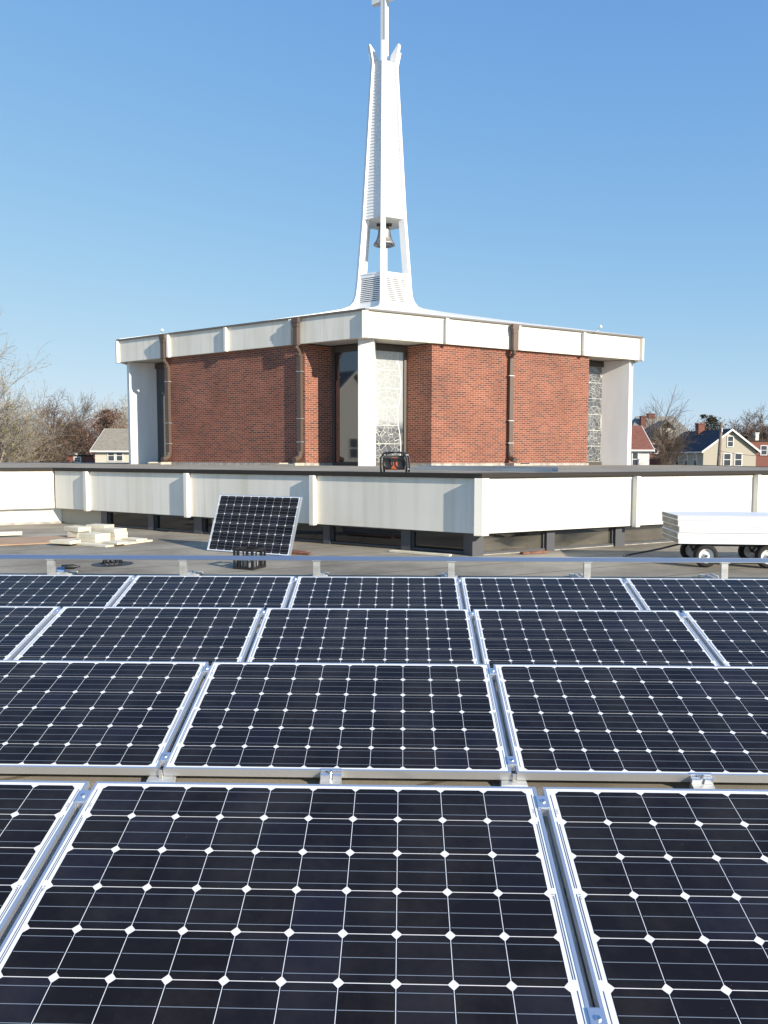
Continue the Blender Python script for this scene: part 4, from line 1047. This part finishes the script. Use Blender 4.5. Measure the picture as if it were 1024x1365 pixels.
# ------------------------------------------------------------------ trees
def bark(name, c):
    m = mat(name, c, .9); vary(m, tuple(x*.75 for x in c), tuple(min(1,x*1.25) for x in c), (3,3,3)); return m
M['bark_grey'] = bark('grey bark', (.20,.175,.15)); M['bark_brown'] = bark('brown bark', (.15,.11,.085)); M['bark_pale'] = bark('pale bark', (.33,.29,.235))
M['bud_yellow'] = mat('yellow green buds', (.30,.26,.10), .8); M['bud_red'] = mat('red buds', (.26,.10,.07), .8); M['bud_brown'] = mat('brown leaves', (.17,.10,.065), .8)
vary(M['bud_brown'], (.11,.065,.045), (.23,.13,.085), (1.2,1.2,1.2))
M['needle'] = mat('evergreen needles', (.05,.06,.035), .8); vary(M['needle'], (.03,.04,.022), (.10,.085,.05), (1.5,1.5,1.5))
def bare_tree(name, label, base, top, spread, seed, barkm, budm=None, buds=0.0, trunk=.22, stems=1, levels=5, kids=(4,4,4,3), first=.25, twig=.011, up=.35, lean=(0,0), amin=.5, amax=1.0, jit=1.0, bole=.42):
    rnd = random.Random(seed)
    root = empty(name, label, 'tree', 'trees beyond the roof', loc=(base.x, base.y, GROUND))
    H = top - GROUND
    tm, cm_, bm2 = MB(), MB(), MB()
    tips = []
    def grow(p, d, ln, r, lv):
        n = 4 if lv < 2 else 3
        pts = [p]; q = p; dd = d.copy()
        for k in range(n):
            j = (.10 + .05*lv)*jit
            dd = (dd + Vector((rnd.uniform(-j,j), rnd.uniform(-j,j), rnd.uniform(-j,j)+.05*up*(1 if lv else 0)))).normalized()
            q = q + dd*ln/n; pts.append(q)
        r1 = max(r*(.55 if lv else .6), twig*.8)
        rads = [r + (r1-r)*k/n for k in range(n+1)]
        (tm if lv == 0 else cm_).tube(pts, rads, 8 if lv == 0 else (5 if lv == 1 else 3), cap=False)
        if lv >= levels-1:
            tips.append(pts[-1]); return
        nk = kids[min(lv, len(kids)-1)] + rnd.choice((0,0,1))
        for c in range(nk):
            t = (first if lv == 0 else .25) + (1-(first if lv == 0 else .25))*(c+rnd.random())/nk
            i = min(int(t*n), n-1); f = t*n-i; s = pts[i].lerp(pts[i+1], f); ax = (pts[i+1]-pts[i]).normalized()
            side = Vector((rnd.gauss(0,1), rnd.gauss(0,1), rnd.gauss(0,.5))); side = (side - ax*side.dot(ax)).normalized()
            a = rnd.uniform(amin,amax)
            nd = (ax*math.cos(a) + side*math.sin(a)*spread + Vector((0,0,up*.5))).normalized()
            grow(s, nd, ln*rnd.uniform(.52,.74)*(1.0 if lv else 1-.35*t), max(r1*1.05*(1-.25*t)*.72, twig), lv+1)
        # leader continues
        nd = (dd + Vector((rnd.uniform(-.25,.25), rnd.uniform(-.25,.25), up*.3))).normalized()
        grow(pts[-1], nd, ln*rnd.uniform(.6,.75), max(r1*.9, twig), lv+1)
    for s in range(stems):
        a = rnd.uniform(0,6.28); k = .0 if stems == 1 else rnd.uniform(.15,.4)
        grow(Vector((0,0,-.1)), Vector((math.cos(a)*k+lean[0], math.sin(a)*k+lean[1], 1)).normalized(), H*bole, trunk/(stems**.4), 0)
    # scale crown to the wanted height
    zm = sorted(v[2] for v in cm_.v)[int(len(cm_.v)*.997)]; sc_ = H/zm
    for mb in (tm, cm_): mb.v = [(x*sc_, y*sc_, z*sc_) for x, y, z in mb.v]
    tm.build('trunk', barkm, root, smooth=True); cr_ = cm_.build('crown', barkm, root)
    if budm and buds:
        for t in tips:
            for _ in range(3):
                if rnd.random() > buds: continue
                c = t*sc_ + Vector((rnd.gauss(0,.12), rnd.gauss(0,.12), rnd.gauss(0,.12))); s = rnd.uniform(.03,.07)
                v = [c + Vector((rnd.uniform(-1,1), rnd.uniform(-1,1), rnd.uniform(-1,1)))*s for _ in range(3)]
                bm2.face(v)
        if bm2.f: bm2.build('buds', budm, cr_)
    return root
def leafy(name, label, base, top, rx, seed, leafm, barkm, n=5000, conical=False, low=.2, size=.16):
    rnd = random.Random(seed); root = empty(name, label, 'tree', 'trees beyond the roof', loc=(base.x, base.y, GROUND)); H = top-GROUND
    t = MB(); t.tube([(0,0,-.1),(.05,.02,H*.5),(0,0,H*.95)], [.22,.14,.03], 8); t.build('trunk', barkm, root, smooth=True)
    cl = [(Vector((rnd.gauss(0,.42)*rx, rnd.gauss(0,.42)*rx, H*(low+(1-low)*rnd.random()))), rnd.uniform(.25,.55)*rx) for _ in range(26)]
    m = MB(); k = 0
    while k < n:
        c, r = rnd.choice(cl); z = c.z
        f = (1-(z/H-low)/(1-low)) if conical else math.sqrt(max(0, 1-(2*(z/H-low)/(1-low)-1)**2))
        p = Vector((c.x*f, c.y*f, c.z)) + Vector((rnd.gauss(0,.4), rnd.gauss(0,.4), rnd.gauss(0,.4)))*r*(.35+.65*f)
        if p.z > H or p.z < H*low*.8: k += .2; continue
        s = size*rnd.uniform(.5,1.3); v = [p + Vector((rnd.uniform(-1,1), rnd.uniform(-1,1), rnd.uniform(-1,1)))*s for _ in range(3)]
        m.face(v); k += 1
    m.build('crown', leafm, root); return root
def gp(px, Y): p = pix(px, 612, Y); return Vector((p.x, p.y, GROUND))
def tz(px, py, Y): return pix(px, py, Y).z
bare_tree('budding_tree', 'tall pale budding tree rising at the left picture edge', gp(-20,46), tz(-20,412,46), 1.0, 14, M['bark_pale'], M['bud_yellow'], .5, trunk=.26, stems=1, levels=6, kids=(9,6,4,3,2), first=.3, up=.2, twig=.010, amin=.4, amax=.85, jit=.7)
bare_tree('shrubby_tree', 'dark brown many stemmed bare tree before the long low building', gp(48,56), tz(50,528,56), 1.1, 5, M['bark_brown'], M['bud_yellow'], .5, trunk=.14, stems=3, levels=5, kids=(6,5,4,3), first=.2, up=.2, twig=.011)
bare_tree('bare_tree', 'small bare tree with reddish buds in the lower left corner of the tree line', gp(8,52), tz(8,562,52), 1.1, 8, M['bark_grey'], M['bud_red'], .7, trunk=.13, stems=3, levels=6, kids=(4,4,4,3,2), first=.15, up=.2, twig=.010)
bare_tree('bare_tree', 'grey bare tree with fan shaped crown above the white house', gp(112,112), tz(112,529,112), 1.0, 21, M['bark_grey'], None, 0, trunk=.3, levels=6, kids=(9,6,4,3,3), first=.3, up=.15, twig=.019, amin=.4, amax=.85, jit=.6)
bare_tree('bare_tree', 'pale bare tree just left of the white column, above the tan roof', gp(152,100), tz(150,532,100), 1.0, 33, M['bark_pale'], M['bud_yellow'], .4, trunk=.3, levels=6, kids=(7,6,5,4,3), first=.3, up=.25, twig=.018)
bare_tree('bare_tree', 'grey twiggy tree between the shrubby tree and the white house', gp(78,90), tz(78,541,90), 1.0, 44, M['bark_brown'], M['bud_brown'], .5, trunk=.25, levels=6, kids=(7,6,5,4,3), first=.25, up=.2, twig=.016)
leafy('copper_tree', 'dense red brown leafy tree behind the tan roofed house', gp(143,94), tz(143,546,94), 4.2, 3, M['bud_brown'], M['bark_brown'], 16000, low=.2, size=.13)
bare_tree('bare_tree', 'wide spreading bare tree in front of the grey hipped roof', gp(884,86), tz(888,529,86), 1.0, 54, M['bark_brown'], None, 0, trunk=.20, levels=5, kids=(8,6,5,4), first=.5, up=.25, twig=.014, amin=.45, amax=.95, jit=.5, bole=.5)
leafy('evergreen_tree', 'dark bristly evergreen behind the chimney of the beige house', gp(938,106), tz(938,553,106), 3.6, 9, M['needle'], M['bark_brown'], 12000, low=.3, size=.16)
bare_tree('bare_tree', 'broad brown twiggy tree above the brick building at right', gp(1000,122), tz(1000,557,122), 1.3, 61, M['bark_brown'], M['bud_brown'], .9, trunk=.35, stems=3, levels=6, kids=(8,7,5,4,3), first=.25, up=.1, twig=.024, jit=.7)
bare_tree('bare_tree', 'faint grey bare tree beside the right hand column behind the hipped roof', gp(852,140), tz(850,552,140), 1.0, 72, M['bark_grey'], None, 0, trunk=.35, levels=6, kids=(6,5,5,4,3), first=.3, twig=.022)
bare_tree('bare_sapling', 'thin dark bare sapling in front of the red brick house', gp(880,78), tz(880,592,78), .9, 81, M['bark_brown'], None, 0, trunk=.09, stems=1, levels=4, kids=(3,2,2), first=.3, twig=.012)
